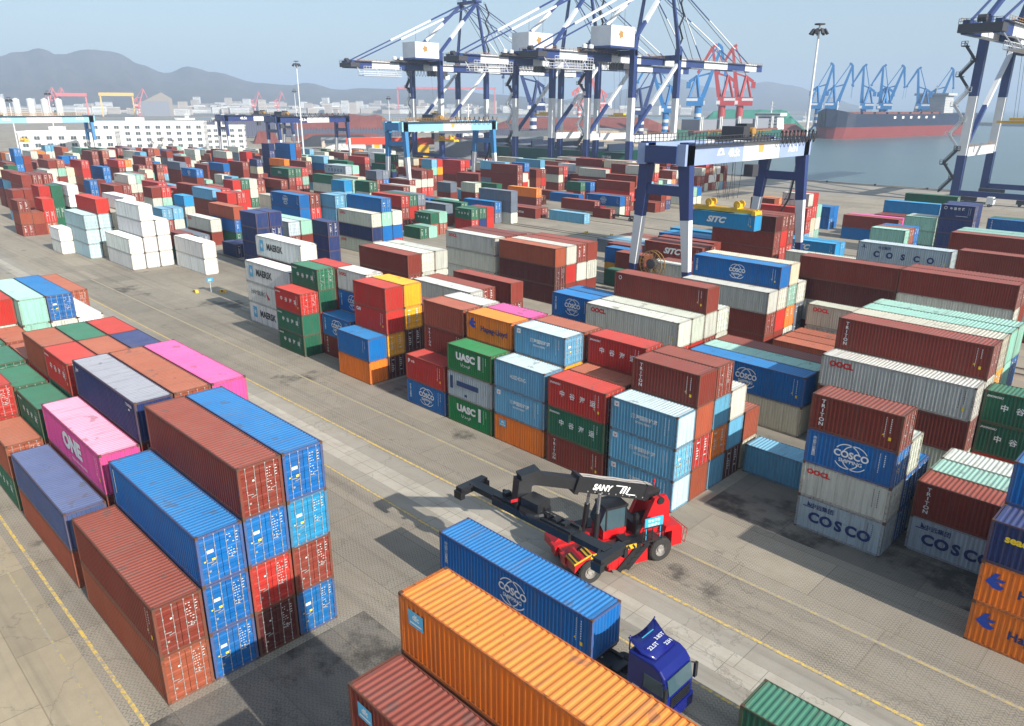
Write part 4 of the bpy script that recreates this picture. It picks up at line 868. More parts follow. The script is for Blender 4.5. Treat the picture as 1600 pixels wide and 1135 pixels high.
# spreader: belongs to the machine (bolted to the boom head), lies along world X
sp = link('spreader', None, rs); wp = Matrix.Translation((6.5, 20.35, 5.5)); sp.matrix_world = wp
bpy.context.view_layer.update()
sp.matrix_parent_inverse = Matrix.Identity(4); sp.matrix_basis = rs.matrix_world.inverted() @ wp if rs.matrix_world != Matrix.Identity(4) else (Matrix.Translation((6.75, 24.15, 0)) @ Matrix.Rotation(HD, 4, 'Z')).inverted() @ wp
b = MB(); b.box(-3.2, -.62, -.35, 3.2, .62, .15); b.box(-3.2, -.5, .15, 3.2, -.34, .32); b.box(-3.2, .34, .15, 3.2, .5, .32); b.build('main_beam', V_BLK, sp)
b = MB(); b.box(-5.6, -.36, -.28, -3.2, .36, .1); b.box(3.2, -.36, -.28, 5.6, .36, .1); b.build('telescopic_beam', V_BLK, sp)
for s in (-1, 1):
    b = MB(); b.box(s*5.75-.28, -1.15, -.5, s*5.75+.28, 1.15, .05)
    for q in (-1, 1):
        b.box(s*5.75-.34, q*1.1-.18, -.72, s*5.75+.34, q*1.1+.18, -.2); b.bar((s*5.3, q*.35, .05), (s*5.6, q*1.0, -.1), .14, .14)
    b.build('end_frame', V_BLK, sp)
b = MB(); b.lathe([(0, .15), (.95, .15), (1.0, .35), (.95, .5), (0, .55)], (0,0,0), 22); b.box(-.7, -.55, .5, .7, .55, 1.1); b.build('rotator', V_BLK, sp)
b = MB(); rg = random.Random(4)
for i in range(16):
    a = rg.uniform(0, 6.28); p0_ = Vector((math.cos(a)*.9, math.sin(a)*.6, .4)); p1_ = Vector((rg.uniform(-2.6, 2.6), rg.uniform(-.5, .5), .3)); mid = (p0_+p1_)/2+Vector((0, 0, rg.uniform(.2, .6)))
    b.path([p0_.lerp(mid, k/3) for k in range(4)]+[mid.lerp(p1_, k/3) for k in range(1, 4)], .03, 4)
for i in range(8): b.box(-2.6+i*.7, -.25, .3, -2.3+i*.7, .25, rg.uniform(.4, .62))
b.build('hoses_and_valves', V_BLK, sp)
# ---------------- container truck
tk = thing('tractor_truck', 'glossy dark blue truck tractor with a tall wind deflector, pulling the blue container', 'truck', (18.2, 17.6, 0))
b = MB()
pr = [(-1.75, 1.15), (.60, 1.0), (.82, 1.3), (.80, 2.15), (.55, 3.2), (.25, 3.55), (-.15, 3.75), (-1.75, 3.80)]
b.prism(pr, -1.24, 1.24, 'y'); cab = b.build('cab', V_BLUE, tk)
cab.scale = (.94, .95, .94); cab.location = (-.02, 0, .04)
md = cab.modifiers.new('bevel', 'BEVEL'); md.width = .11; md.segments = 3
b = MB(); n = 10; vs = []
for i in range(n+1):
    y = -1.1+2.2*i/n; e = abs(i/n*2-1)
    vs += [(-.25, y*.82, 3.78+.02), (-1.0, y, 4.12-.25*e*e), (-1.85, y*1.05, 4.75-.45*(1-e*e) if False else 4.22+.26*e*e)]
b.add(vs, [(i*3+j, (i+1)*3+j, (i+1)*3+j+1, i*3+j+1) for i in range(n) for j in range(2)]); b.box(-1.8, -1.12, 3.7, -1.74, -1.06, 4.6); b.box(-1.8, 1.06, 3.7, -1.74, 1.12, 4.6)
df = b.build('wind_deflector', V_BLUE, cab); smooth(df); sdm = df.modifiers.new('s', 'SOLIDIFY'); sdm.thickness = .04
M_TX = C_TXT
for s_, sz, px, py in (('22.5T', .34, -.70, -.5), ('22H', .32, -.45, .5), ('3.85T', .32, -.95, .4)):
    o = text_on(df, s_, sz, (0,0,0), (0,0,0), M_TX, .02); zz = 4.03 if px < -.6 else 3.98; o.location = (px, py, zz+.02); o.rotation_euler = (0, R(-24), R(90)); o.rotation_euler = Euler((0, R(24), 0)).to_matrix().to_4x4().to_euler(); o.rotation_euler[2] = R(90); o.rotation_euler[0] = 0; o.rotation_euler[1] = 0; o.location[2] = 4.19 if px < -.6 else 4.05
b = MB(); b.box(-1.45, -.5, 4.28, -1.40, .5, 4.30); b.build('sticker', V_SBLUE, df)
b = MB(); b.prism([(.79, 2.22), (.60, 3.10), (.66, 3.12), (.84, 2.22)], -1.08, 1.08, 'y'); b.build('windscreen', V_GLASS, cab)
for s in (-1, 1):
    b = MB(); b.prism([(-.65, 2.1), (.55, 2.1), (.45, 2.95), (-.65, 2.95)], *sorted((s*1.235, s*1.262)), 'y'); b.build('side_window', V_GLASS, cab)
    b = MB(); b.box(.72, s*1.42-.12, 2.0, .86, s*1.42+.12, 2.9); b.bar((.6, s*1.2, 2.95), (.8, s*1.42, 2.9), .05, .05); b.build('mirror', V_BLK, cab)
    b = MB(); b.box(.74, s*.85-.28, .75, .86, s*.85+.28, 1.05); b.build('headlight', V_CHROME, cab)
    b = MB(); b.box(-1.3, *sorted((s*1.242, s*1.25)), 1.55, -.85, *(()) ) if False else b.box(-1.35, min(s*1.244, s*1.252), 1.6, -.9, max(s*1.244, s*1.252), 1.9); b.build('door_plate', M_MARK, cab)
    b = MB(); b.box(-1.742, *(0,0), 0, 0, 0) if False else b.box(-.72, min(s*1.243, s*1.249), 1.2, -.70, max(s*1.243, s*1.249), 3.0); b.box(.62, min(s*1.243, s*1.249), 1.2, .64, max(s*1.243, s*1.249), 2.1); b.build('door_seam', V_BLK, cab)
    b = MB(); b.lathe([(0, 0), (.2, 0), (.2, .008*s), (0, .008*s)], (-.1, s*1.243, 1.7), 18, 0, 'y'); b.build('round_sticker', M_YEL, cab)
b = MB(); b.box(.70, -1.2, .45, .90, 1.2, 1.25, 0); 
for i in range(5): b.box(.83, -.9, 1.35+i*.14, .87, .9, 1.42+i*.14, 1)
b.build('bumper_and_grille', [V_BLUE, V_BLK], cab)
b = MB(); b.box(-4.6, -.42, .75, .6, -.30, 1.05); b.box(-4.6, .30, .75, .6, .42, 1.05); b.box(-3.9, -.5, 1.05, -2.7, .5, 1.2); b.box(-2.2, -1.2, .5, -1.5, -.5, 1.1); b.box(-2.2, .5, .5, -1.5, 1.2, 1.1); b.build('chassis', V_BLK, tk)
for x_ in (0.0-.15, -3.3):
    for s in (-1, 1): wheel(tk, x_, s*1.02, .52, .34 if x_ > -1 else .5, s)
tr = thing('container_trailer', 'low dark skeletal trailer carrying the blue globe container', 'trailer', (8.2, 17.6, 0))
b = MB(); b.box(-6.1, -.6, 1.05, 6.9, -.42, 1.35); b.box(-6.1, .42, 1.05, 6.9, .6, 1.35)
for x_ in (-6.0, -3, 0, 3, 5.9): b.box(x_-.1, -1.2, 1.2, x_+.1, 1.2, 1.42)
b.build('frame', V_BLK, tr)
for x_ in (-4.9, -3.6, -2.3):
    for s in (-1, 1): wheel(tr, x_, s*.98, .5, .5, s)
TRUCKC = (14.3, 16.35, 1.45, 2.65)
# far yard trucks seen between the stacks
def yard_truck(label, x, y, az, cp):
    t = thing('yard_truck', label, 'truck', (x, y, 0), az, 'yard trucks'); b = MB(); b.prism([(-.9, .8), (1.0, .8), (1.1, 1.9), (.8, 3.0), (-.9, 3.0)], -1.2, 1.2, 'y'); b.build('cab', cp, t)
    b = MB(); b.box(.92, -1.0, 1.9, 1.04, 1.0, 2.7); b.build('windscreen', V_GLASS, t); b = MB(); b.box(-13.5, -.6, .95, .5, .6, 1.25); b.build('frame', V_BLK, t)
    for x_ in (.1, -3, -11, -12.2):
        for s in (-1, 1): wheel(t, x_, s*1.0, .5, .4, s)
yard_truck('dark red yard truck with a maroon container, parked behind the pale blue container', -97.5, 157.5, R(180), plain('dark_red_paint', (.20,.02,.03), .4))
yard_truck('white yard truck cab among the grey boxes at the far left', -330, 130, R(180), C_WHITE)
yard_truck('pale yard truck driving along the quay at the right', -28, 262, 0, C_WHITE)
# yellow spreader resting on the stacks far left
spreader('container_spreader', 'yellow spreader with orange sheaves hanging over the far left stacks', -379, -371, 88, 12.5, C_YEL)
spreader('container_spreader', 'yellow spreader hanging below the light blue middle gantry crane', -184, -174, 172, 17.0, C_YEL)
# ---------------------------------------------------------------- shipping containers
PAL = dict(M=(.185,.030,.020), D=(.075,.014,.014), T=(.29,.066,.034), R=(.42,.026,.020), O=(.70,.17,.016), Y=(.80,.34,.015),
  B=(.003,.11,.35), E=(.012,.24,.50), L=(.11,.33,.50), C=(.36,.43,.50), N=(.014,.030,.115), S=(.12,.15,.20), W=(.50,.52,.45),
  V=(.74,.74,.72), K=(.54,.49,.36), G=(.014,.105,.058), U=(.008,.17,.045), Q=(.24,.47,.38), P=(.66,.07,.27), I=(.055,.085,.22), J=(.38,.52,.56))
WD = 2.438
def corr(L, step, depth):
    """trapezoid profile along x: list of (x, inset)"""
    out = []; n = max(1, int(round(L/step))); p = L/n
    for i in range(n):
        x = -L/2+i*p; out += [(x, 0), (x+.27*p, 0), (x+.5*p, depth), (x+.77*p, depth)]
    out.append((L/2, 0)); return out
def cont_parts(L, lod=0):
    """returns dict of MBs; height 1.0 unit = H given by z scaling of 2.6 m nominal"""
    H = 2.6; out = {}
    b = MB(); st = .278 if lod < 2 else .61
    pr = corr(L-.36, st, .052 if lod < 2 else .05)
    for sgn in (-1, 1):
        y = lambda d: sgn*(WD/2-.012-d)
        vs = [(x, y(d), z) for x, d in pr for z in (.15, H-.09)]
        b.add(vs, [(2*i, 2*i+2, 2*i+3, 2*i+1) for i in range(len(pr)-1)], 0)
    # plain or corrugated end wall at -X
    pe = corr(WD-.30, .26, .045)
    vs = [(-L/2+.012+d, yy, z) for yy, d in pe for z in (.15, H-.09)]
    e = MB(); e.add(vs, [(2*i, 2*i+2, 2*i+3, 2*i+1) for i in range(len(pe)-1)], 0); out['end'] = e
    if lod < 2: b.box(-L/2+.1, -WD/2+.1, .04, L/2-.1, WD/2-.1, .13, 3)
    r = MB(); pr2 = corr(L-.5, .29 if lod < 1 else .42, .034)
    if lod == 2: pr2 = [(-L/2+.25, 0), (L/2-.25, 0)]
    vs = [(x, yy, H-.012-d) for x, d in pr2 for yy in (-WD/2+.07, WD/2-.07)]
    r.add(vs, [(2*i, 2*i+2, 2*i+3, 2*i+1) for i in range(len(pr2)-1)], 1)
    for e in (-1, 1): r.box(e*(L/2-.26) if e < 0 else L/2-.26, -WD/2+.07, H-.03, e*(L/2-.26)-.1 if e < 0 else L/2-.14, WD/2-.07, H-.008, 1)
    r.box(-L/2+.14, -WD/2+.07, H-.03, -L/2+.26, WD/2-.07, H-.009, 1)
    f = MB()
    for sy in (-1, 1):
        y0, y1 = sorted((sy*WD/2, sy*(WD/2-.07)))
        f.box(-L/2+.17, y0, .02, L/2-.17, y1, .16, 2); f.box(-L/2+.17, y0, H-.10, L/2-.17, y1, H-.004, 2)
        y0, y1 = sorted((sy*WD/2, sy*(WD/2-.15)))
        for sx in (-1, 1):
            x0, x1 = sorted((sx*L/2, sx*(L/2-.16))); f.box(x0, y0, .12, x1, y1, H-.12, 2)
            y2, y3 = sorted((sy*(WD/2+.004), sy*(WD/2-.16))); x2, x3 = sorted((sx*(L/2+.004), sx*(L/2-.178)))
            f.box(x2, y2, 0, x3, y3, .118, 3); f.box(x2, y2, H-.118, x3, y3, H+.004, 3)
    for sx in (-1, 1):
        x0, x1 = sorted((sx*(L/2-.002), sx*(L/2-.10)))
        f.box(x0, -WD/2+.162, .02, x1, WD/2-.162, .15, 2); f.box(x0, -WD/2+.162, H-.12, x1, WD/2-.162, H-.006, 2)
    out['body'] = b; out['roof'] = r; out['frame'] = f
    # door leaf (centred on its own hinge side) : y from 0.015 to WD/2-.15
    d = MB(); x = L/2-.035; y0, y1 = .012, WD/2-.152
    zz = [(.155, 0), (.30, 0), (.36, .028), (.62, .028), (.68, 0), (.86, 0), (.92, .028), (1.32, .028), (1.38, 0), (1.56, 0), (1.62, .028), (2.02, .028), (2.08, 0), (2.24, 0), (2.30, .028), (2.40, .028), (2.475, 0)] if lod < 2 else [(.155, 0), (2.475, 0)]
    vs = []
    for z, q in zz:
        vs += [(x-.045-q, y0, z), (x-.045-q, y1, z)] if False else [(x-q, y0, z), (x-q, y1, z)]
    d.add(vs, [(2*i, 2*i+1, 2*i+3, 2*i+2) for i in range(len(zz)-1)], 0)
    d.box(x-.07, y0, .155, x-.032, y1, 2.475, 0)
    out['door'] = d
    k = MB()
    for yy in (.30, .80):
        if lod < 2: k.tube((x+.022, yy, .10), (x+.022, yy, 2.54), .017, 6, 0)
        else: k.box(x+.002, yy-.03, .1, x+.03, yy+.03, 2.54, 0)
        if lod == 0:
            for z in (.13, .5, 1.3, 1.9, 2.5): k.box(x-.005, yy-.032, z-.028, x+.045, yy+.032, z+.028, 0)
    if lod == 0:
        k.bar((x+.04, .30, 1.05), (x+.04, .62, 1.0), .03, .03); k.bar((x+.04, .80, 1.16), (x+.04, .48, 1.13), .03, .03)
    out['bars'] = k
    return out
MESHC = {}
def cmesh(L, kind):
    key = (L, kind)
    if key in MESHC: return MESHC[key]
    nm = 'long' if L > 7 else 'short'
    if kind in ('low', 'far'):
        P = cont_parts(L, 1 if kind == 'low' else 2); b = MB()
        for q in ('body', 'end', 'roof', 'frame'): b.add(P[q].v, P[q].f); b.m[-len(P[q].f):] = P[q].m
        for s in (1, -1):
            for q, mi in (('door', 0), ('bars', 4)):
                b.add([(v[0], s*v[1], v[2]) for v in P[q].v], P[q].f, mi)
        rg = random.Random(9); x = L/2-.012
        for i in range(7 if kind == 'low' else 4):
            for y0 in (.36, -.75):
                if rg.random() < .75:
                    z = 2.15-i*.22; ww = rg.uniform(.14, .36); b.add([(x, y0, z), (x, y0+ww, z), (x, y0+ww, z+.085), (x, y0, z+.085)], [(0,1,2,3)], 5)
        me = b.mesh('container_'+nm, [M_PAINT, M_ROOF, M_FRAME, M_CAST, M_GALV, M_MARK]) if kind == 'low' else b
    else:
        P = cont_parts(L, 0)
        if kind == 'body':
            b = MB(); b.add(P['body'].v, P['body'].f); b.m = list(P['body'].m); me = b.mesh('container_body_'+nm, [M_PAINT, M_ROOF, M_FRAME, M_DARK])
        elif kind == 'end': me = P['end'].mesh('container_end_'+nm, [M_PAINT])
        elif kind == 'roof':
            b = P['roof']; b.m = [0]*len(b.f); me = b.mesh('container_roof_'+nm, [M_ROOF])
        elif kind == 'frame':
            b = P['frame']; b.m = [0 if q == 2 else 1 for q in b.m]; me = b.mesh('container_frame_'+nm, [M_FRAME, M_CAST])
        elif kind in ('doorL', 'doorR', 'barsL', 'barsR'):
            s = 1 if kind[-1] == 'R' else -1; q = P['door' if kind[0] == 'd' else 'bars']
            b = MB(); b.add([(v[0], s*v[1], v[2]) for v in q.v], q.f)
            me = b.mesh('container_'+kind[:4]+'_'+nm, [M_PAINT if kind[0] == 'd' else M_GALV])
        elif kind[:5] == 'marks':
            rng = random.Random(int(kind[6:])+3); kk = kind[5]; b = MB(); x = L/2-.028
            def row(y0, z0, w, h, mi=0):
                w *= .7; h *= .55
                b.add([(x, y0, z0), (x, y0+w, z0), (x, y0+w, z0+h), (x, y0, z0+h)], [(0,1,2,3)], mi)
            for i in range(9):
                z = 2.18-i*.145; q = .36
                for g in range(rng.choice((2, 3))):
                    ww = rng.uniform(.06, .15); 
                    if rng.random() < .8 and q+ww < .78: row(q, z, ww, .065)
                    q += ww+.03
            for i in range(4): row(.84, 2.18-i*.15, rng.uniform(.1, .2), .07)
            row(-.74, .62, .17, .17, 2)
            if kk == 'a': row(-.74, 1.60, .5, .30); row(-.52, 1.18, .26, .2, 1); row(-.93, 1.2, .12, .12, 1)
            else: row(-.45, 1.75, .16, .16)
            me = b.mesh('door_markings_'+nm, [M_MARK, M_YEL, M_GREYT])
    MESHC[key] = me; return me
STACKS = []  # filled from YARD
# ---------------------------------------------------------------- liveries painted on the long side that faces the camera
L_WH = plain('livery_white', (.72,.73,.72), .6, var=.06, scale=3); L_NV = plain('livery_navy', (.012,.028,.13), .6, var=.1, scale=3); L_RD = plain('livery_red', (.55,.018,.015), .6, var=.1, scale=3)
L_BK = plain('livery_black', (.018,.018,.022), .6); L_BL = plain('livery_blue', (.01,.06,.38), .6); L_SK = plain('livery_sky_blue', (.09,.42,.66), .6); L_YL = plain('livery_yellow', (.80,.55,.02), .6); L_DK = plain('repainted_patch', (.02,.05,.16), .7, var=.3, scale=3)
def side_text(root, flip, s_, size, xc, zc, mat, bold=.02, shear=0., sx=1., vertical=False, name='lettering'):
    s = 1 if flip else -1
    return text_on(root, s_, size, (xc if not flip else -xc, s*(WD/2+.006), zc), (R(90), 0, R(180) if flip else 0), mat, bold, shear, name, sx, vertical)
def side_poly(root, flip, polys, mat, name='emblem', off=.005):
    s = 1 if flip else -1; b = MB(); y = s*(WD/2+off)
    for P in polys: b.add([((x if not flip else -x), y, z) for x, z in P], [tuple(range(len(P)))])
    return b.build(name, mat, root)
def ring(cx, cz, r, wd_, a0=0, a1=360, n=28, ex=1., ez=1., tilt=0):
    out = []; ct, st_ = math.cos(R(tilt)), math.sin(R(tilt))
    def pt(a, q): x, z = math.cos(a)*q*ex, math.sin(a)*q*ez; return (cx+x*ct-z*st_, cz+x*st_+z*ct)
    for i in range(n):
        t0 = R(a0+(a1-a0)*i/n); t1 = R(a0+(a1-a0)*(i+1)/n); out.append([pt(t0, r), pt(t1, r), pt(t1, r-wd_), pt(t0, r-wd_)])
    return out
def rectp(x0, z0, x1, z1): return [(x0, z0), (x1, z0), (x1, z1), (x0, z1)]
def fine_marks(root, flip, L, mat, seed, yel=False):
    rg = random.Random(seed); P = []; Y = []
    x = L/2-.75
    for i in range(rg.randint(5, 9)): P.append(rectp(x, 2.15-i*.15, x+.055, 2.15-i*.15+.09))
    for i in range(12): P.append(rectp(x-.32, 2.2-i*.12, x-.28, 2.2-i*.12+.08))
    if yel: Y.append(rectp(x-.02, .72, x+.16, .95)); Y.append([(x-.45, 1.0), (x-.28, 1.0), (x-.365, 1.15)])
    side_poly(root, flip, P, mat, 'code_marks', .004)
    if yel: side_poly(root, flip, Y, L_YL, 'warning_sticker', .0045)
LIV = dict.fromkeys('cotzbhuamlsrknpgx')
def livery(root, k, c, L, flip):
    l0 = -L/2; T = lambda *a, **q: side_text(root, flip, *a, **q); P = lambda *a, **q: side_poly(root, flip, *a, **q)
    big = L > 7
    if k == 'c' and c == 'B':
        x = .15 if not big else .3; q = 1.0 if not big else .95
        P(ring(x-.28*q, 1.32, .92*q, .07, 20, 146, 18)+ring(x+.28*q, 1.32, .92*q, .07, 34, 160, 18)+ring(x-.28*q, 1.32, .92*q, .07, 216, 335, 18)+ring(x+.28*q, 1.32, .92*q, .07, 205, 324, 18), L_WH)
        T('COSCO', .66*q, x, 1.45, L_WH, bold=.035, sx=1.02); T('SHIPPING', .36*q, x, .98, L_WH, bold=.02, sx=1.05)
        T('中远海运集团', .27, l0+.62, 1.4, L_WH, vertical=True, bold=.01)
    elif k == 'c' and c == 'C':
        for i, ch in enumerate('COSCO'): T(ch, 1.05, l0+L*(.22+i*.145), 1.12, L_NV, bold=.045, sx=1.05)
        T('中远集团', .42, l0+L*.30, 2.02, L_NV, bold=.02); P([[(l0+.45, 1.85), (l0+1.25, 1.85), (l0+1.25, 1.92), (l0+.45, 1.92)], [(l0+.75, 1.95), (l0+1.05, 1.95), (l0+.78, 2.35)]], L_NV)
    elif k == 'c' and c == 'N':
        P(ring(l0+.9, 2.02, .28, .07), L_WH)
        for i, ch in enumerate('中国铁路'): T(ch, .50, l0+1.9+i*.72, 1.92, L_WH, bold=.02)
        P([rectp(l0+2.9, .62, l0+5.0, .68)], L_WH, 'code_marks')
    elif k == 'c': T('CAI', .5, l0+.85, 2.1, L_WH, bold=.05)
    elif k == 'o':
        T('OOCL', .62 if big else .5, l0+(1.75 if big else 1.2), 2.0, L_RD, bold=.06, sx=1.15)
    elif k == 'b':
        P([rectp(l0+.32, 1.95, l0+.78, 2.38)], L_WH, 'label_plate'); P([[(l0+.42, 2.28), (l0+.54, 2.02), (l0+.72, 2.30), (l0+.56, 2.16)]], L_RD, 'emblem', .008)
        T('渤海国际轮渡', .40, .12, 1.60, L_WH, bold=.02); T('BOHAI FERRY', .24, .05, 1.20, L_WH, bold=.015)
    elif k == 'h' and c == 'O':
        P([[(l0+.35, 1.5), (l0+.75, 2.15), (l0+1.0, 2.15), (l0+.85, 1.85), (l0+1.3, 1.85), (l0+1.2, 1.65), (l0+.82, 1.65), (l0+1.3, 1.40), (l0+1.15, 1.2), (l0+.8, 1.2)]], L_BL)
        T('Hapag-Lloyd', .72, .75, 1.32, L_NV, bold=.03)
    elif k == 'h' and c == 'N': T('TONGJIA', .26, L/2-1.1, 2.2, L_WH, bold=.02); P([rectp(L/2-1.3, 1.85, L/2-1.0, 1.95)], L_WH, 'code_marks'); T('Jym', .42, l0+.8, 2.1, L_WH, bold=.02, shear=.3)
    elif k == 'h': T('HUIZHONG', .48, -.1, 1.4, L_WH, bold=.02, sx=.75)
    elif k == 'u':
        T('UASC', .92, -.45, 1.62, L_WH, bold=.06, sx=1.12); T('العربية', .34, -.45, .92, L_WH, bold=.02)
        P([rectp(1.28, .95, 1.62, 2.28)], L_WH, 'label_bar')
    elif k == 't': T('TRITON', .36, l0+.85, 1.38, L_WH, bold=.02, vertical=True, sx=1.25)
    elif k == 'z':
        for i, ch in enumerate('中谷海运'): T(ch, .58, l0+1.55+i*1.08, 1.40, L_WH, bold=.022)
        T('ZHONGGU', .22, l0+.75, 2.18, L_WH, bold=.03, shear=.3)
    elif k == 'l' and c == 'G': T('Z G L', .95, .2, 1.3, L_WH, bold=.03)
    elif k == 'l':
        P([rectp(l0+.6, 1.55, l0+1.5, 2.2)], L_SK, 'label_plate'); T('dfc', .34, l0+1.05, 1.95, L_WH, bold=.03); P([rectp(l0+.7, 1.66, l0+1.4, 1.73)], L_WH, 'code_marks', off=.009)
    elif k == 's' and c == 'N': T('seaco', .62, l0+1.5, 1.75, L_YL, bold=.04)
    elif k == 's': T('SITC', 1.35, -.2 if c != 'E' else -1.2, 1.32, L_WH, bold=.05, shear=.35, sx=1.25)
    elif k == 'm':
        P([rectp(l0+1.1, .72, l0+2.15, 2.12)], L_SK, 'label_plate')
        P([[(l0+1.625+math.cos(R(90+i*360/14))*(.46 if i % 2 == 0 else .17), 1.42+math.sin(R(90+i*360/14))*(.46 if i % 2 == 0 else .17)) for i in range(14)]], L_WH, 'emblem', off=.009)
        T('MAERSK', 1.12, l0+5.15, 1.38, L_BK, bold=.035, sx=1.05)
    elif k == 'a' and c == 'V':
        T('HAMBURG', .85, l0+3.1, 1.42, L_BK, bold=-.004, sx=1.0); P([[(l0+5.2, 1.95), (l0+6.3, 1.0), (l0+5.75, .95)], [(l0+5.2, 1.95), (l0+5.65, .75), (l0+5.72, .9)]], L_RD)
    elif k == 'a': T('ASIA STAR', .70, -.1, 1.35, L_WH, bold=.04, sx=1.1)
    elif k == 'n' and c == 'P': T('ONE', 1.45, -1.3 if False else .2, 1.45, L_WH, bold=.06, sx=1.25); T('OCEAN NETWORK EXPRESS', .24, 1.3, .52, L_WH, bold=.01)
    elif k == 'r' and c in 'CL': P([rectp(l0+.35, .8, l0+.75, 2.1), rectp(l0+1.3, 1.25, l0+4.3, 1.75), rectp(l0+2.4, .35, l0+2.75, .6)], L_DK, 'repainted_patch')
    elif k == 'r': P(ring(l0+.8, 2.1, .22, .06, n=14), L_WH)
    elif k == 'k': P([rectp(l0+.55, .9, l0+.68, 2.3)], L_WH, 'label_bar')
    elif k == 'p': T('P', .55, l0+.55, 2.0, L_WH, bold=.06); T('中联', .28, l0+1.15, 2.0, L_WH)
    elif k == 't' and c == 'B': pass
    if k not in 'ahkl': fine_marks(root, flip, L, L_WH if c not in 'CWVK' else L_NV, int(L*7)+ord(c), c in 'MTR' or big)
# ---------------------------------------------------------------- labels that single each container out
CN = dict(M='maroon', D='dark maroon', T='rusty brown', R='red', O='orange', Y='yellow', B='blue', E='bright blue', L='light blue', C='pale grey blue', N='navy', S='slate grey', W='pale grey', V='white', K='beige', G='dark green', U='green', Q='mint green', P='pink', I='slate blue', J='pale aqua')
def liv_words(tok):
    k = tok[1:2].replace('!', ''); c = tok[0]
    d = {('c','B'): 'with white globe emblem', ('c','C'): 'with big spaced navy letters', ('c','N'): 'with white characters', ('o','W'): 'with red letters', ('b','L'): 'with white square tag', ('h','O'): 'with blue emblem and dark name', ('h','N'): 'with small white name', ('h','L'): 'with thin white name',
         ('u','U'): 'with bold white letters', ('t','M'): 'with upright white letters', ('l','G'): 'with large spaced white letters', ('s','N'): 'with yellow name', ('m','V'): 'with star emblem', ('a','V'): 'with red kite emblem', ('n','P'): 'with large white letters', ('r','C'): 'with dark repainted patches', ('k','B'): 'with white upright stripe'}
    if (k, c) in d: return d[(k, c)]
    return {'z': 'with four white characters', 'l': 'with blue name plate', 's': 'with slanted white letters', 'c': 'with white corner letters', 'r': 'with small round emblem', 'p': 'with white corner emblem', 'a': 'with white name', 't': 'with white upright lettering', 'o': 'with corner letters'}.get(k, '')
def make_labels(ALL):
    ordn = ['bottom', 'second up', 'third up', 'fourth up', 'fifth up']; num = ['single', 'pair', 'three-high stack', 'four-high stack', 'five-high stack']
    def area(x, y, L):
        if y < 13: return 'in the bottom foreground' if x > 12 else 'in the near left block' if x > -50 else 'at the left edge'
        if y < 47: return ('in the right front block' if x > 12 else 'in the central front block') if x > -50 else ('by the white reefers' if x < -95 else 'at the lane corner')
        if x < -95: return 'in the far left yard' if y < 110 else 'in the far middle yard'
        return 'in the centre block' if x < -30 else ('behind the right front block' if y < 90 else 'towards the quay')
    near = {}
    G = {}
    for i, (si, k, n, x, y, H, L, tk, lod) in enumerate(ALL): G[(si, k)] = i
    S = {}
    for (si, k, n, x, y, H, L, tk, lod) in ALL: S.setdefault(si, (x, y, H, L, []))[4].append(tk)
    ss = list(S.items())
    def neigh(si, k):
        x, y, H, L, _ = S[si]; out = {}
        for sj, (x2, y2, H2, L2, t2) in ss:
            if sj == si or abs(x2-x) > 15 or abs(y2-y) > 4: continue
            if k < len(t2):
                ovx = min(x, x2)-max(x-L, x2-L2)
                if ovx > 2 and 2 < y-y2 < 3.6: out['before'] = t2[k]
                if ovx > 2 and 2 < y2-y < 3.6: out['behind'] = t2[k]
                if abs(y2-y) < 1.2 and -.2 < x2-L2-x < 3: out['right'] = t2[k]
                if abs(y2-y) < 1.2 and -.2 < x-L-x2 < 3: out['left'] = t2[k]
        return out
    cands = []
    for (si, k, n, x, y, H, L, tk, lod) in ALL:
        ln = 'long' if L > 7 else 'short'; base = '%s %s container' % (ln, CN[tk[0]]); lw = liv_words(tk)
        if lw: base += ' '+lw
        t = S[si][4]; lev = ('top of %s' % num[n-1] if n > 1 else 'alone on the ground') if k == n-1 else '%s of %s' % (ordn[k], num[n-1])
        ar = area(x, y, L); c = ['%s, %s' % (base, ar), '%s, %s' % (base, lev), '%s, %s %s' % (base, lev, ar)]
        fe = []
        if k > 0: fe.append('on %s' % CN[t[k-1][0]])
        if k < n-1: fe.append('under %s' % CN[t[k+1][0]])
        if lod < 2:
            nb = neigh(si, k)
            for q, w_ in (('right', 'left of %s'), ('left', 'right of %s'), ('before', 'behind %s'), ('behind', 'before %s')):
                if q in nb: fe.append(w_ % CN[nb[q][0]])
        for a_ in fe: c.append('%s, %s, %s' % (base, lev, a_))
        for i_ in range(len(fe)):
            for j_ in range(i_): c.append('%s, %s, %s, %s' % (base, lev, fe[j_], fe[i_]))
        for i_ in range(len(fe)):
            for j_ in range(i_): c.append('%s, %s, %s, %s, %s' % (base, lev.replace(' stack', ''), fe[j_], fe[i_], ar))
        if len(fe) > 2:
            for i_ in range(len(fe)-2): c.append('%s, %s, %s' % (base, lev, ', '.join(fe[i_:i_+3])))
        cands.append([s for s in dict.fromkeys(c) if len(s.replace(',', '').split()) <= 16])
    from collections import Counter
    cnt = Counter(s for c in cands for s in c); out = []; miss = 0
    for (rec, c) in zip(ALL, cands):
        u = [s for s in c if cnt[s] == 1]
        if u: out.append((u[0], None))
        else:
            s = min(c, key=lambda q: (cnt[q], len(q))); out.append((s, 'lookalike '+s.split(',')[0]+'s')); miss += rec[8] < 2
    print('labels shared:', miss)
    return out
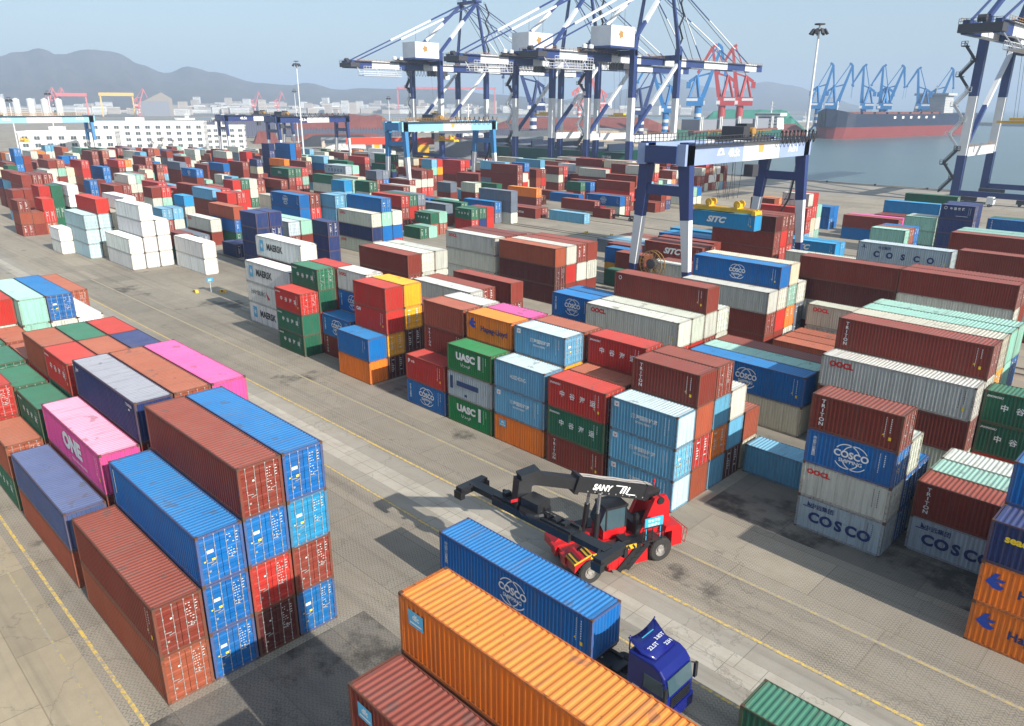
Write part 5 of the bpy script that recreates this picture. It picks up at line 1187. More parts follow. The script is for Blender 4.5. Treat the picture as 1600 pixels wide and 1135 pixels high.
YARD = '''
0.00 0.00 2.90 40 T0.Mn0
0.00 2.53 2.90 40 Bk0.B0.Bk0
0.00 5.06 2.90 40 D0.Rc0.B0.M0
0.00 7.59 2.90 40 B0.M0.E0.B0
25.64 -0.03 2.80 40 M2.M2
25.64 2.50 2.80 40 D2.M2.Ml0
25.64 5.03 2.80 40 B2.O2.M1.Ol0
-14.00 0.00 2.65 40 T0.I!0
-14.00 2.53 2.80 40 P2.M1.Pn!0
-14.00 5.06 2.80 40 B2.M2.M2.Nh!0
-14.00 7.59 2.80 40 T2.M2.B2.T0
-14.00 10.12 2.80 40 P2.R2.M2.P!0
-27.60 0.00 2.65 20 Gz1.T0
-34.10 0.00 2.65 20 T2.R2.R0
-27.60 2.53 2.50 20 G2.T2.Gz0
-34.30 2.53 2.50 20 G2.T2.G0
-28.00 5.06 2.60 20 T2.R2.G2.Rz0
-28.00 7.59 2.60 20 M2.R2.R2.T0
-28.00 10.12 2.60 20 N2.B2.R2.N0
-28.00 12.65 2.60 20 R2.R2.N2
-34.10 5.06 2.60 20 T2.M2.R2.T0
-34.10 7.59 2.60 20 R2.G2.T2.G0
-34.10 10.12 2.60 20 T2.M2.G2.R0
-40.60 2.53 2.60 20 T2.M2.G1
-40.60 5.06 2.60 20 M2.R2.T1
-47.40 2.53 2.60 20 T2.M2.G2
-47.40 5.06 2.60 20 M2.R2.T1
-52.00 0.00 2.65 40 M2.W!2
-53.56 2.53 2.65 40 Q2.W2
-53.56 5.06 2.65 40 Q!2.W!2.W2.R!1
-52.00 7.59 2.65 40 Q!2.W2.Q!2.Q!0
-52.00 10.12 2.65 40 Q2.M!2.W2.B0
-52.00 12.65 2.65 40 T!2.T2.V1
-65.85 2.53 2.65 40 M2.M!2
-65.85 5.06 2.65 40 M2.W!2.R2
-65.20 7.59 2.65 40 G!2.M2.B2
-65.20 10.12 2.65 40 M2.W2.Q!2
-65.20 12.65 2.65 40 M!2.B!2
-65.20 15.18 2.65 40 T2.T!2.T0
-78.40 2.53 2.65 40 M!2.M!2
-78.40 5.06 2.65 40 M!2.W!2.R2
-78.40 7.59 2.65 40 G2.M2.B2
-78.40 10.12 2.65 40 M!2.W2
-78.40 12.65 2.65 40 M!2.B2
-78.40 15.18 2.65 40 T!2.W!2
33.26 34.65 2.62 20 Oh0.Oh0.Ns0
33.26 37.19 2.62 20 W2.M2.B2.B0
33.26 39.73 2.62 20 M2.N2.T2.W2
39.66 34.65 2.62 20 O2.O2
39.66 37.19 2.62 20 M2.B2.M2.B2
39.66 39.73 2.62 20 M2.N2
20.60 39.70 2.60 20 Cc0.Wo0.Bc0.Mt0
20.60 42.24 2.60 20 B1.B1.W1
20.60 44.78 2.60 20 W2.B1
20.60 47.32 2.60 20 W2
27.40 42.30 2.60 20 Cc0.Mt0
27.40 44.84 2.60 20 G2.Q0
27.40 47.38 2.60 20 M2.W0
13.60 44.90 2.50 20 L!0
7.20 45.00 2.60 20 K1.T!0
7.20 34.65 2.60 20 Lb!0.Lb0.Lb!0
7.20 37.19 2.60 20 T!1.R1.T!0.Mt!0
7.20 39.73 2.60 20 L!1.O1.L!1.M0
7.20 42.27 2.60 20 D1.L!1.W!0
0.60 34.65 2.60 20 Mt0.Gz0.Rz0
0.60 37.19 2.60 20 M2.R2.T0
0.60 39.73 2.60 20 M2.T2.R2.Rz0
0.60 42.27 2.60 20 G2.M2.R2
-5.90 34.65 2.60 20 Ol0.Lb0.Lh0
-5.90 37.19 2.60 20 M2.O2.Y2.Lb0
-5.90 39.73 2.60 20 M2.R2.T2.T0
-5.90 42.27 2.60 20 M2.M2.R2
-12.40 34.65 2.60 20 Uu0.Cr0.Uu0
-12.40 37.19 2.60 20 M2.W2.T2.Oh0
-12.40 39.73 2.60 20 M2.R2.R2.P21
-12.40 42.27 2.60 20 M2.W2.M2
-18.95 34.65 2.60 20 Bc0.Rp0
-18.95 37.19 2.60 20 W2.T2.Mt0.T0
-18.95 39.73 2.60 20 T2.M2.W2.W1
-18.95 42.27 2.60 20 M2.M2
-31.60 34.65 2.60 20 O!0.Bx!0
-31.60 37.19 2.60 20 D1.Y1.Rc!0.R2!0
-31.60 39.73 2.60 20 M2.D1.Y1.Y!0
-31.60 42.27 2.60 20 G2.M2.M2
-45.20 34.65 2.60 20 Gz!0.Gz!0.Rz0
-45.20 37.19 2.60 20 M2.R2.G!1.Gz0
-45.20 39.73 2.60 20 R2.R2.R2.R1
-45.20 42.27 2.60 20 M2.M2
-38.80 37.20 2.60 20 Mt1.Bc0
-38.80 39.74 2.60 20 R2.W2.Bc1.Wo0
-38.80 42.28 2.60 20 M2.M2
-53.30 38.00 2.90 40 Vm!0.Va!0.Vm!0
-55.20 40.90 2.90 40 M2.W!2.M2.Vm!0
7.80 54.70 2.95 40 K!0.Bc!0
7.80 57.24 2.95 40 K!2.Q0
7.80 59.78 2.95 40 M2.M0
21.20 54.50 2.85 40 W!1.M0.Wo0
21.20 57.04 2.85 40 W2.M2.W2.Mt0
21.20 59.58 2.85 40 M2.R2.Y2.K0
21.20 62.12 2.85 40 M2.M2.Q!2.Q!0
21.20 64.66 2.85 40 M!2.M2.B2.Q!0
33.50 56.70 2.65 40 R!2.Gz!0.Gz0
39.59 61.50 2.80 40 T2.M2.B!2.E!2
39.59 64.04 2.80 40 M!2.B2.M2.B2
-5.85 54.78 2.75 40 M2.R2.Wo!0
-5.85 57.32 2.75 40 M2.R!2.W!0
-5.85 59.86 2.75 40 M2.M2.W!1.Mr!0
-5.85 62.40 2.75 40 M2.W!2.W1
-18.15 55.97 2.75 20 B2.B!2.Bc!0
-18.15 58.51 2.75 20 B2.B2.B!1
-6.02 74.34 2.70 40 M!1.M0.W!0
-6.02 76.88 2.70 40 M!2.R!1.W1.Bc!0
-6.02 79.42 2.70 40 W2.O2.Q1.K!0
-6.02 81.96 2.70 40 S2.S2.W1
7.31 74.42 2.60 40 T0
7.31 76.96 2.60 40 T1
7.31 79.50 2.60 40 T!1
7.42 82.75 2.80 40 W!2.Wo!0
4.56 85.25 2.75 40 M2.W!2.D!0.M!0
4.56 87.75 2.75 40 M2.M!2.M2
16.85 85.25 2.75 40 M!2.M2.W0.M0
16.85 87.75 2.75 40 M!2.W2.M!2.M1
5.49 101.77 2.75 40 M2.M!2.K!2.Cc0
5.49 104.31 2.75 40 M2.W2.M2
17.78 104.27 2.75 40 M2.W2.M!2.M!0
12.12 120.40 2.75 40 M2.M2.M!2.M0
12.12 122.94 2.75 40 W2.M2.M2.Q!2
12.12 125.48 2.75 40 G2.M!2.G2.Q!2
-11.30 135.68 2.75 20 G!2.T!2.Q0
-11.30 138.22 2.75 20 T!2.M2.T2
-11.30 140.76 2.75 20 B2.B2.B2
-12.55 157.00 2.75 20 G2.Q1.Q1
-12.55 159.54 2.75 20 W2.W2.K2
-6.39 157.74 2.75 20 N2.N1.N1.Nc0
-6.39 160.28 2.75 20 N2.N2.N!2.Nc!2
-7.03 162.82 2.75 20 N2.N!2.N!2.N2
6.70 164.41 2.75 40 W!2.M!2.Bt!1
6.70 166.95 2.75 40 B2.M!2.G2
-19.21 176.43 2.75 40 M!2.M2
-19.21 178.97 2.75 40 L!2.M2
-19.21 181.51 2.75 40 L2.W2.E0
-23.85 170.14 2.75 40 B1.M0
-23.85 172.68 2.75 40 M2.P!2
-21.29 201.63 2.75 40 G2.M2.G1
-43.62 180.84 2.75 20 B2.B!2
-43.62 183.38 2.75 20 B!2.B!2
-38.24 155.30 2.75 20 B!2.W2.M2.W!1
-38.24 157.84 2.75 20 W2.K2.R2.R!2
-38.24 160.38 2.75 20 Q2.W!2.Q!2
-37.11 152.80 2.75 40 L2.R1.R1
-26.92 145.05 2.75 40 Es!0
-26.92 147.59 2.75 40 E2
-26.31 116.17 2.75 40 R!2.M0.M0.D!0
-26.31 118.71 2.75 40 R!2.R2.R!2.M1
-26.31 121.25 2.75 40 R!2.R2.M2.M1
-50.52 164.37 2.75 20 T2.T2.T!1
-50.52 166.91 2.75 20 T2.T!2.O2
-11.84 116.25 2.75 40 M2.W1
-11.56 113.75 2.75 20 M2.R2
-35.14 107.58 2.75 40 M!2.Ms0
-35.14 110.12 2.75 40 M2.M2
-36.41 113.67 2.75 40 M2.M!1
-38.60 117.21 2.75 40 M2.B2
-38.60 119.75 2.75 40 L2.E!2
-28.73 91.54 2.75 20 W2.W0
-28.73 94.08 2.75 20 M!2.M2
-40.63 124.21 2.75 40 M2.E!2
-42.58 97.33 2.70 20 Y2.B!1
-38.34 94.83 2.70 20 G2.M!0
-38.67 92.33 2.70 20 G!1
-44.85 100.88 2.70 20 M2.M2
-52.89 115.77 2.70 40 S1
-52.89 118.31 2.70 40 L!2
-52.89 120.85 2.70 40 W!2
-37.51 104.55 2.70 20 W2
-69.86 106.58 2.70 40 N!2
-69.86 109.12 2.70 40 T2
-52.92 123.35 2.70 40 T!2
-52.92 125.85 2.70 40 T!2
-41.00 75.40 2.90 40 D0.D0.T!0
-41.00 77.94 2.90 40 M!2.R!1.W!1
-41.00 80.48 2.90 40 M!2.W!1.M1
-41.00 83.02 2.90 40 M!2.W2.M!1
-54.20 75.40 2.90 40 W!2.W!0.Wo!0
-54.20 77.94 2.90 40 M2.M2.M2
-54.20 80.48 2.90 40 M!2.W2.M2
-38.44 63.33 2.85 40 M2.M!0
-38.74 58.15 2.85 40 M2.M1
-38.44 55.65 2.85 40 W!2.W0
-63.28 94.42 2.85 40 W2.Wo2
-52.11 56.05 2.90 40 M!2.M1.M!0
-52.11 58.59 2.90 40 M2.W2.W0
-52.11 61.13 2.90 40 M2.W!2.W!1
-112.60 38.80 2.90 40 V!0.V!0
-112.60 41.40 2.90 40 V!1.V1.V0.V!0
-112.60 44.00 2.90 40 V1.V1.V1
-99.10 46.50 2.90 40 V0.V!0
-129.59 36.88 2.85 40 J1.J1.J0
-129.59 39.48 2.85 40 K2.J2.J1.R!0
-129.59 42.08 2.85 40 K!2.K!2.K2
-129.59 44.68 2.85 40 W!2.V2.V2.V!1
-138.60 34.38 2.60 20 V!1.V1
-173.71 46.92 2.60 40 Q2.G2.V!2.Vm!1
-168.87 37.38 2.60 20 M!2.T!2
-168.92 34.88 2.70 20 M1.T!1.M1
-168.92 39.88 2.70 20 T2.R2.R!1
-175.64 41.31 2.60 20 M2.T!2.T2.R!1
-175.64 43.91 2.60 20 G!2.G2.G!2.G!2
-194.64 39.95 2.70 20 L2.T!2.M!2
-194.64 42.55 2.70 20 L2.M!2.M!2
-206.79 45.31 2.70 40 M2.M!2.M!2.M!1
-206.79 47.91 2.70 40 M2.R2.R!2.M2
-206.79 50.51 2.70 40 M!2.W!2.W2.M2
-264.00 67.12 2.70 40 W!2.M2.W2.M!2
-264.00 69.72 2.70 40 W!2.M!2.Q!2.T2
-264.00 72.32 2.70 40 M!2.W!2.K!2
-255.72 64.27 2.70 40 M2.W2.W!2
-255.36 74.82 2.70 40 M!2.T2.R!2.R2
-283.82 77.07 2.70 20 M2.M2.M!2.B!2
-283.82 79.67 2.70 20 B2.M!2.M!2.B2
-350.95 96.03 2.70 40 M!2.M!2.T!2.T!2
-374.84 95.57 2.70 20 W2.W!2.W2.L2
-374.84 98.17 2.70 20 Q2.W!2.W!2.L!2
-294.13 64.50 2.70 20 B2.B!2.B2.B!2.B2
-294.13 67.10 2.70 20 M2.M2.M!2.M!2
-310.37 95.36 2.70 40 M2.M2.M2.M2
-290.28 98.17 2.70 40 M!2.M2.R2
-290.28 100.77 2.70 40 W!2.W!2.O2
-259.51 82.59 2.70 40 W!2.B2.Bc2
-218.04 71.84 2.70 40 M2.M!1
-218.04 74.44 2.70 40 M!2.M2
-240.28 71.89 2.70 20 B2.B2
-240.28 74.49 2.70 20 M!2.M!2
-219.92 76.94 2.70 40 M2.W!2.Wo1
-219.92 79.44 2.70 40 M2.W!2.Q2
-224.20 81.94 2.70 40 W2.Q2.M2
-177.06 67.77 2.70 20 W!2.W2.M!1
-177.06 70.37 2.70 20 M2.Q2.R2
-153.60 60.88 2.70 20 M2.L1
-153.60 63.48 2.70 20 W!2.L2
-155.57 67.24 2.60 20 L!2.W!2.E!1
-189.33 74.31 2.70 40 M2.G2.R2
-237.21 88.66 2.70 20 M2.M!2.K!2
-259.98 101.14 2.70 20 M2.T2.M2
-127.44 60.86 2.80 40 M!1.Wo0
-125.47 57.04 2.80 40 S2
-160.40 76.69 2.75 40 M2.M!2.L!1
-160.40 79.29 2.75 40 G2.T!2.R2
-174.20 78.16 2.75 40 M!2.M!2.M1
-226.55 101.34 2.75 40 M2.M!2.Bc1
-150.94 76.15 2.70 20 R!2.M!2.R!1
-150.94 78.75 2.70 20 W2.R!2.R2
-182.27 92.79 2.70 20 Q2.W!2.R!2
-182.27 95.39 2.70 20 R!2.R!2.G2
-182.27 97.99 2.70 20 G2.W2.W2
-123.72 64.56 2.75 40 G2.B1.T!1
-261.49 110.43 2.75 40 M2.M!2.S!2
-310.84 128.78 2.75 20 M!2.M!2.S!2
-310.84 131.38 2.75 20 M!2.M2.Q!2
-291.79 125.09 2.75 40 M2.M2.M!2
-279.33 128.62 2.75 40 M!2.M!2
-308.44 134.47 2.75 20 S!2.W2
-244.72 119.49 2.75 40 M!2.M2.Bc!2
-342.75 151.42 2.75 40 M2.W!2.W!2
-350.53 177.41 2.75 40 S2.S!2.W2
-231.17 112.29 2.75 20 Q!2.W2
-221.96 111.49 2.75 20 W2.L!2
-264.74 134.81 2.75 20 Q2.K!2
-110.40 58.00 2.70 20 N1
-110.40 60.60 2.70 20 N2
-96.23 62.04 2.75 40 M!2.M2.Cc1
-96.23 64.64 2.75 40 M2.M!2.Q!1
-93.46 54.33 2.70 20 N2.N!1.N!1.N!1
-93.46 56.93 2.70 20 N!2.N!2.N2.N!1
-90.82 67.14 2.75 20 N!1.N!1.N1
-139.74 81.92 2.70 20 W!2.W2.K2
-111.70 73.57 2.75 40 M!2.B!2.B!1.Bc!0
-111.70 76.17 2.75 40 M2.M2.R2.M1
-106.55 79.06 2.75 20 W2.E2.L1.L1
-106.55 81.66 2.75 20 W2.L2.L2.L2
-205.59 123.92 2.80 40 M!2.M2.Gl1
-205.59 126.52 2.80 40 M2.R2.G2
-205.59 129.12 2.80 40 M2.Q2.R2
-198.35 116.88 2.80 40 D!2.M1
-249.24 146.88 2.80 40 M2.M2.O!2
-256.46 138.83 2.80 20 M2.K2.N2
-300.39 177.55 2.80 40 M2.W!2.L2
-300.39 180.15 2.80 40 W!2.W!2.L2
-253.94 167.80 2.80 40 M2.B!2.L2
-253.94 170.40 2.80 40 K!2.M2.W2
-232.48 146.53 2.80 40 M!2.M2.M2
-245.59 127.49 2.80 40 M!2.M!2.M2
-261.54 147.44 2.80 20 N2.N2.N2.N2.N!2
-255.66 153.59 2.80 40 B!2.B2.B!2.B!2.B!2
-255.66 156.19 2.80 40 M!2.M2.M2.M!2.M2
-324.09 211.86 2.80 40 M2.W2
-309.26 213.86 2.80 20 G!2.M2
-93.90 79.20 2.80 40 Wo1.N!0.Wo0
-93.90 81.80 2.80 40 B2.B!2.Q2.B0
-93.90 84.40 2.80 40 R2.B!2.W2
-175.87 127.30 2.70 40 W2.W2.M!2.Cc1
-175.87 129.90 2.70 40 W2.M2.R!2.Q!2
-176.07 122.76 2.70 40 M2.W!2.Gl2
-134.73 99.75 2.70 20 W2.M!2.L2.E!1
-134.73 102.35 2.70 20 M!2.M!2.Q!2.Q2
-128.16 102.89 2.70 20 G2.M!2.W2.G1
-115.87 103.36 2.75 40 M2.M2.R1
-116.04 105.96 2.75 40 M2.R!2.G2
-116.04 108.56 2.75 40 M2.M2.S2
-104.91 103.42 2.60 20 T2.Gz!1
-104.91 106.02 2.60 20 T2.Q!2
-102.50 98.22 2.60 20 G1
-102.50 100.82 2.60 20 Q!2
-242.40 180.46 2.75 40 M!2.M2.R2
-179.65 141.62 2.75 20 M2.M2.S!2
-179.65 144.22 2.75 20 M2.B2.S2
-200.15 162.83 2.75 40 N2.N!2.G2
-171.41 148.83 2.70 40 M2.M2
-171.41 151.43 2.70 40 M!2.W2
-208.66 170.26 2.75 40 M2.M2.M!2.G1
-171.18 153.92 2.75 20 R2.W2.M2
-171.18 156.52 2.75 20 R2.W!2.M!2
-155.69 134.28 2.70 40 W!2.M2
-155.69 136.88 2.70 40 G!2.W2
-181.42 166.83 2.70 20 M!2.M2.Q!2.L2
-181.42 169.43 2.70 20 M2.M!2.Y!2.R!2
-105.32 130.42 2.75 40 W!2.S!2.S!1
-108.30 127.51 2.75 40 S2.Bx1
-103.63 115.10 2.60 20 R2.Gz1
-103.63 117.70 2.60 20 N!2.G2
-103.63 120.30 2.60 20 R!2.R!2
-141.80 160.57 2.75 40 M!2.Gz!2
-128.48 139.12 2.70 20 T2.M2.W1
-107.00 141.50 2.70 40 Ma!1
-107.00 144.10 2.70 40 M2
-123.85 159.76 2.75 40 M1.O1
-91.60 143.50 2.60 40 L1
-140.36 168.44 2.75 40 M2.M2.M1.M1
-140.36 171.04 2.75 40 M2.R!2.W!2
-148.05 185.58 2.75 20 M2.T!2.M!2
-148.05 188.18 2.75 20 M2.R!2.M2
-150.82 200.38 2.75 40 M2.W!2.M2
-150.82 202.98 2.75 40 M2.R2.R2
-120.30 175.38 2.75 40 Bx!1
-125.28 187.07 2.75 20 M!2.B2
-127.28 184.57 2.75 20 M2.G2
-98.88 172.58 2.75 40 M2.R2.M!1
-93.50 161.01 2.75 40 W!1.Bc!1
-93.50 163.61 2.75 40 R2.M2
-131.87 203.30 2.75 40 M2.M2.W1
-131.87 205.90 2.75 40 M2.R!2.R!2
-111.27 194.85 2.75 20 M2.R2.M!2.W1
-109.94 190.87 2.75 40 M2.M2.M!1
-93.60 181.05 2.75 40 M2.M!1
-93.60 183.65 2.75 40 N2.T2
-91.75 175.49 2.75 40 M!1
-91.75 178.09 2.75 40 M2
-92.79 155.90 2.60 20 M1
-92.85 196.82 2.75 40 W1.Q1
-92.85 199.42 2.75 40 W!2.B!2
-172.36 181.06 2.75 40 M2.M!1
-172.36 183.66 2.75 40 M2.R!2
-198.78 195.80 2.75 40 M2.R2.R2
-198.78 198.40 2.75 40 M2.M2.R!2
-113.50 48.60 2.72 20 G2.M2
-113.50 115.30 2.72 40 T!2.S!1
-113.50 120.50 2.72 40 T!2.G2
-153.10 85.00 2.72 40 W2
-120.00 123.10 2.72 20 N2.Q2
-126.70 120.50 2.72 40 M2.B!2
-139.90 107.50 2.72 40 M2.M!2.T2.K2
-126.70 123.10 2.72 40 M2.M2
-219.10 46.00 2.72 40 T!2.T2.L2.M!2
-133.20 134.00 2.72 20 M2.M!2.S!1
-192.70 77.20 2.72 40 N2.M2
-192.70 82.40 2.72 40 B!2.R2
-133.20 141.80 2.72 20 G!2.L2
-232.30 46.00 2.72 20 M2.M2.N2
-238.80 46.00 2.72 20 K!2.N!2.M2.K!2
-192.70 94.50 2.72 40 L2.T2
-186.00 102.30 2.72 20 T!2.T2
-205.90 85.00 2.72 40 B!2.L!2
-126.70 165.00 2.72 40 T2
-245.50 51.20 2.72 20 G!2.M!2.T2.G!2
-126.70 178.00 2.72 40 M2
-258.70 53.80 2.72 20 S2.R2.W2.M!2
-113.50 198.20 2.72 40 M!2.M2.T2.M!2
-113.50 200.80 2.72 40 T2.M2
-113.50 203.40 2.72 40 T2.L2.M!2
-205.90 112.70 2.72 40 W2.M2
-113.50 206.00 2.72 40 B!2.M2.R2.K2
-126.70 193.00 2.72 40 M!2.M!2
-113.50 208.60 2.72 40 B2.Q2
-146.40 178.00 2.72 20 K2.K2.M!2.B2
-113.50 213.80 2.72 40 M!2.W!2
-153.10 175.40 2.72 40 M!2.S2.M2.L2
-113.50 216.40 2.72 40 G2.O2.M2
-192.70 139.20 2.72 40 G2.M2.W!2.G!2
-113.50 219.00 2.72 20 W2.M2.W!2
-179.50 154.60 2.72 20 B!2.S!2
-113.50 221.60 2.72 40 M2.O2
-179.50 157.20 2.72 20 M2.S!2.M2
-126.70 211.20 2.72 40 M2.W2.M2.K2
-179.50 159.80 2.72 40 T2.W!2.M!2
-126.70 213.80 2.72 40 B2.M!2.M2.T2
-205.90 136.60 2.72 40 L!2.M2
-126.70 216.40 2.72 20 T!2.L2.M2.B!2
-153.10 193.00 2.72 40 W2.Q!2.V!2.L!1
-113.50 232.60 2.72 40 R2.T2
-113.50 235.20 2.72 20 M2.M2.W2
-139.90 211.20 2.72 40 M2.S2.W2.M1
-113.50 237.80 2.72 20 W!2.M!2.T!2.R2
-258.70 94.50 2.72 20 T!2.M!2.M2
-139.90 213.80 2.72 40 W2.B2.L2.M2
-113.50 240.40 2.72 40 M!2.V2.M2.M!2
-258.70 97.10 2.72 40 M2.Q!2.M2.M2
-146.40 208.60 2.72 20 M2.M!2
-120.00 235.20 2.72 20 N!2.O2.M!2
-113.50 243.00 2.72 40 T2.V2.K2
-126.70 230.00 2.72 40 M!2.W!2.M!2
-245.50 112.70 2.72 20 Q2
-113.50 245.60 2.72 40 W!2.M!2.V2
-126.70 232.60 2.72 40 T2.G2.N2.M!1
-192.70 167.60 2.72 20 L!2.M!2.O2.K2
-153.10 208.60 2.72 40 M!2.N2
-166.30 195.60 2.72 40 M2.W!2.Q2.K2
-113.50 248.20 2.72 40 L2.K!2
-113.50 250.80 2.72 20 R2.M!2.M2
-126.70 240.40 2.72 40 B2.W!2.R!2
-298.30 72.00 2.72 40 M2.K2.M2
-153.10 216.40 2.72 40 N2.K!2.V!2
-120.00 250.80 2.72 20 W2.M2.W!2.M2
-298.30 74.60 2.72 20 W!2.V!2.M2.T!2
-179.50 193.00 2.72 40 M2.M!2
-311.50 64.20 2.72 20 K!2.M!2.M2
-179.50 195.60 2.72 40 T!2.W!2.W!2
-271.90 104.90 2.72 20 O!2.T2.B!2
-311.50 66.80 2.72 20 S!2.W!2.M!2.V2
-298.30 85.00 2.72 40 M!2.R!2.Q!2.K!2
-318.00 66.80 2.72 20 M!2.V!2.L2.O2
-311.50 74.60 2.72 40 L2.Q!2.M2
-166.30 221.60 2.72 40 V2.M2.T!2
-324.70 66.80 2.72 20 O2.S!2.M2.M2
-219.10 175.40 2.72 40 O2.B2.W2.V!2
-166.30 230.00 2.72 20 T!2.M2.M2
-285.10 112.70 2.72 40 L2.R2
-291.60 107.50 2.72 20 K2.W2.R!2.L!2
-219.10 180.60 2.72 40 L!2.L2.W2
-258.70 141.80 2.72 40 M!2
-324.70 77.20 2.72 40 O!2.M2.W!2.W!2
-298.30 104.90 2.72 20 L2.Q!2.W2
-172.80 230.00 2.72 20 S2.G2.M2
-324.70 79.80 2.72 40 M2.K2.W2.O!2
-265.20 139.20 2.72 20 M2.M2.R2.R!2
-166.30 237.80 2.72 40 L!2.M2.W2
-298.30 107.50 2.72 40 M2.Q2.W2.W2
-271.90 134.00 2.72 40 G!2.T!2.R!2.W!2
-199.20 208.60 2.72 20 W!2.W2.V2
-291.60 117.90 2.72 20 B2.W2.S2.M!2
-311.50 99.70 2.72 40 K2.N!2.T2.T2
-219.10 193.00 2.72 20 M!2.M2.O!2
-179.50 232.60 2.72 40 L2.T!2.Q2
-298.30 115.30 2.72 20 M2.M2.W2
-311.50 102.30 2.72 40 Q!2.M!2.N!2.W!2
-179.50 235.20 2.72 40 L2.G2.M2
-298.30 120.50 2.72 40 W!2.K2.M2
-285.10 134.00 2.72 40 G2.V!2
-258.70 162.40 2.72 40 M!2.M!2.K2
-311.50 110.10 2.72 40 M2.W2.M!2
-318.00 104.90 2.72 20 W2.N!2.M2.R2
-271.90 152.00 2.72 20 B2.T2.V2
-324.70 99.70 2.72 40 Q!2.K2.Q2.G2
-285.10 139.20 2.72 20 M!2.W2.M2.M2
-179.50 245.60 2.72 40 M!2.M2.W2
-271.90 154.60 2.72 40 M!2.W2.S!2.T2
-311.50 117.90 2.72 20 R2.M!2.M!2.M2
-324.70 104.90 2.72 40 M!2.W!2.M!2.G2
-318.00 112.70 2.72 20 O2.Q2.R2.T2
-278.40 152.00 2.72 20 M!2.T!2.M!2
-291.60 139.20 2.72 20 M!2.Q!2.N2.M2
-179.50 250.80 2.72 40 M2.L!2.M2
-311.50 120.50 2.72 40 K2.V2.K2.T!2
-324.70 110.10 2.72 40 M!2.R2.G2.M2
-337.90 99.70 2.72 40 M!2.K2.T2.Q!2
-298.30 139.20 2.72 40 G!2.M2
-245.50 193.00 2.72 40 O!2.R2.L2.V2
-324.70 115.30 2.72 40 M2.B!2.K2.L!2
-271.90 170.20 2.72 40 M2.M2.Q!2
-324.70 117.90 2.72 20 B2.M2.R!2.M!2
-337.90 104.90 2.72 20 M2.M!2.M!2.M!2
-304.80 141.80 2.72 20 G!2.S!2.T!2
-258.70 193.00 2.72 40 O2.T2.T2
-337.90 117.90 2.72 40 O2.M!2.B2.M2
-298.30 159.80 2.72 40 L!2.V2.T!2
-232.30 230.00 2.72 40 G2.N!2
-271.90 203.40 2.72 40 W!2.M!2.W!2
-232.30 243.00 2.72 40 V!2.M2
-245.50 232.60 2.72 40 W!2.B2
-324.70 154.60 2.72 40 V!2.N!2.M2
-337.90 141.80 2.72 40 W!2.Q2.M!2
-271.90 216.40 2.72 40 M2.T!2.W!2
-337.90 154.60 2.72 20 L!2.M2.W2
-351.10 141.80 2.72 40 M!2.V2.B2
-291.60 211.20 2.72 20 M2.K2.O2
-311.50 195.60 2.72 40 T2.N2.L2
-351.10 157.20 2.72 20 Q!2.K!2.L2
-364.30 159.80 2.72 20 B!2.G2.T2
-311.50 219.00 2.72 40 T2.W2
-377.50 154.60 2.72 40 K2.Q2.M!2
-377.50 157.20 2.72 40 S2.M2.Q2
-318.00 216.40 2.72 20 W!2.M2
-384.00 152.00 2.72 20 M!2.W!2.W2
-324.70 219.00 2.72 40 M2.M!2
-324.70 230.00 2.72 40 W2.M2
-364.30 193.00 2.72 40 W2.W2
-337.90 230.00 2.72 20 S!2.W2
-377.50 200.80 2.72 40 R2.W!2
-351.10 230.00 2.72 20 G!2.G2
-337.90 245.60 2.72 40 O2.S2
-351.10 232.60 2.72 40 T!2.K!2
'''
# ---------------------------------------------------------------- build the container yard
def container(L, H, tok, x1, y0, z0, lod, label='', group='shipping containers in the yard'):
    c = PAL[tok[0]]; r_ = random.uniform(.86, 1.16); c = tuple(min(1, max(.004, q*r_*random.uniform(.96, 1.04))) for q in c)+(1,)
    flip = '!' in tok; liv = tok[1:].replace('!', '')
    loc = (x1-L/2, y0+WD/2, z0); nm = 'shipping_container'
    sz = H/2.6
    if lod == 1:
        o = link(nm, cmesh(L, 'low'), None, loc, math.pi if flip else 0); o.color = c; o.scale = (1, 1, sz)
        tag(o, label, 'container', group); root = o
        if liv and liv[0] in LIV: livery(root, liv[0], tok[0], L, flip)
        return o
    root = thing(nm, label, 'container', loc, math.pi if flip else 0, group); root.scale = (1, 1, sz); root.color = c
    pale = liv[:1] == 'b' or (tok[0] == 'L' and random.random() < .5)
    for kind, name in (('body', 'side_walls'), ('end', 'end_wall'), ('roof', 'roof'), ('frame', 'frame')):
        o = link(name, cmesh(L, kind), root); o.color = (.42, .55, .58, 1) if pale and kind in ('end', 'roof') else c
        if kind == 'roof' and liv[:1] in 'hn' and liv and tok[0] in 'NP': o.color = (.22, .235, .28, 1) if tok[0] == 'N' else (.72, .26, .40, 1)
    for s in 'LR':
        d = link('door', cmesh(L, 'door'+s), root); d.color = c
        b = link('locking_bars', cmesh(L, 'bars'+s), d)
    if not flip: link('door_markings', cmesh(L, 'marks%s%d' % ('a' if tok[0] in 'BEL' else 'b', random.randint(0, 5))), root)
    if liv and liv[0] in LIV: livery(root, liv[0], tok[0], L, flip)
    return root
far = {}
def parse_yard():
    out = []
    for si, l in enumerate(YARD.strip().splitlines()):
        x, y, H, L, t = l.split(); x, y, H = float(x), float(y), float(H); L = 12.192 if L == '40' else 6.058
        toks = t.split('.')
        for k, tk in enumerate(toks): out.append((si, k, len(toks), x, y, H, L, tk[:-1], int(tk[-1])))
    return out
ALLC = parse_yard()
farb = MB(); farcol = []
LABS = make_labels(ALLC)
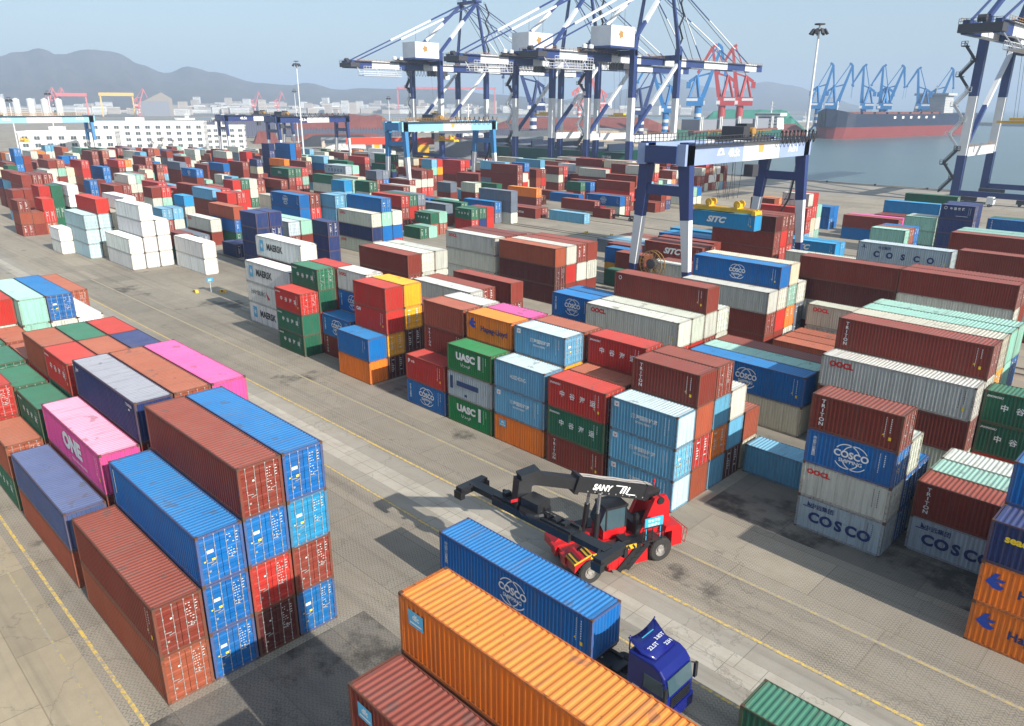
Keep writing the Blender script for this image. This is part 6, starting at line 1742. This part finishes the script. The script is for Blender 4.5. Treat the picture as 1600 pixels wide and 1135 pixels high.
for (si, k, n, x, y, H, L, tk, lod), (lb_, gr_) in zip(ALLC, LABS):
    if lod < 2: container(L, H, tk, x, y, k*H, lod, lb_, gr_ or 'shipping containers in the yard')
    else:
        q = cmesh(L, 'far'); fl = -1 if '!' in tk else 1
        c = PAL[tk[0]]; r_ = random.uniform(.88, 1.14); c = tuple(min(1, v*r_) for v in c)
        farb.add([(x-L/2+fl*v[0], y+WD/2+fl*v[1], k*H+v[2]*H/2.6) for v in q.v], q.f); farb.m[-len(q.f):] = q.m
        farcol += [c]*len(q.f)
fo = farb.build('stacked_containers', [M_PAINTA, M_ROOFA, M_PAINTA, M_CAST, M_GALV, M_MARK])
ca = fo.data.color_attributes.new('Col', 'FLOAT_COLOR', 'CORNER')
buf = []
for p_ in fo.data.polygons:
    cc = farcol[p_.index]
    buf += [cc[0], cc[1], cc[2], 1]*len(p_.vertices)
ca.data.foreach_set('color', buf)
tag(fo, 'distant stacks of mixed coloured shipping containers filling the rows behind the nearer ones', 'containers', None, 'stuff')

# single containers that are being handled or stand apart
container(12.192, 2.65, 'Bc!', TRUCKC[0], TRUCKC[1], TRUCKC[2], 0, 'long blue container with white globe emblem riding on the truck trailer')
container(12.192, 2.6, 'Es!', -26.2, 108.2, 9.35, 0, 'long bright blue container with slanted white letters hanging from the yellow spreader')
container(6.058, 2.59, 'Gg!', 27.9, 18.1, 0, 0, 'short rusty dark green container cut by the bottom edge, alone before the lane')
container(12.192, 2.9, 'M', -98.6, 156.3, 1.3, 1, 'long maroon container riding on a yard truck behind the pale blue container')
# ---------------------------------------------------------------- haze: one closed box around everything
m = bpy.data.materials.new('haze_air'); m.use_nodes = True; n = m.node_tree
for x in list(n.nodes):
    if x.type == 'BSDF_PRINCIPLED': n.nodes.remove(x)
pv = n.nodes.new('ShaderNodeVolumePrincipled'); pv.inputs['Color'].default_value = (.60, .77, 1, 1); pv.inputs['Density'].default_value = 0.00021
pv.inputs['Anisotropy'].default_value = 0.0
out = [x for x in n.nodes if x.type == 'OUTPUT_MATERIAL'][0]; n.links.new(pv.outputs[0], out.inputs['Volume'])
b = MB(); b.box(-9000, -3500, -8.6, 3500, 9500, 300); o = b.build('haze', m); tag(o, kind='stuff')
try: m.cycles.homogeneous_volume = True
except Exception: pass
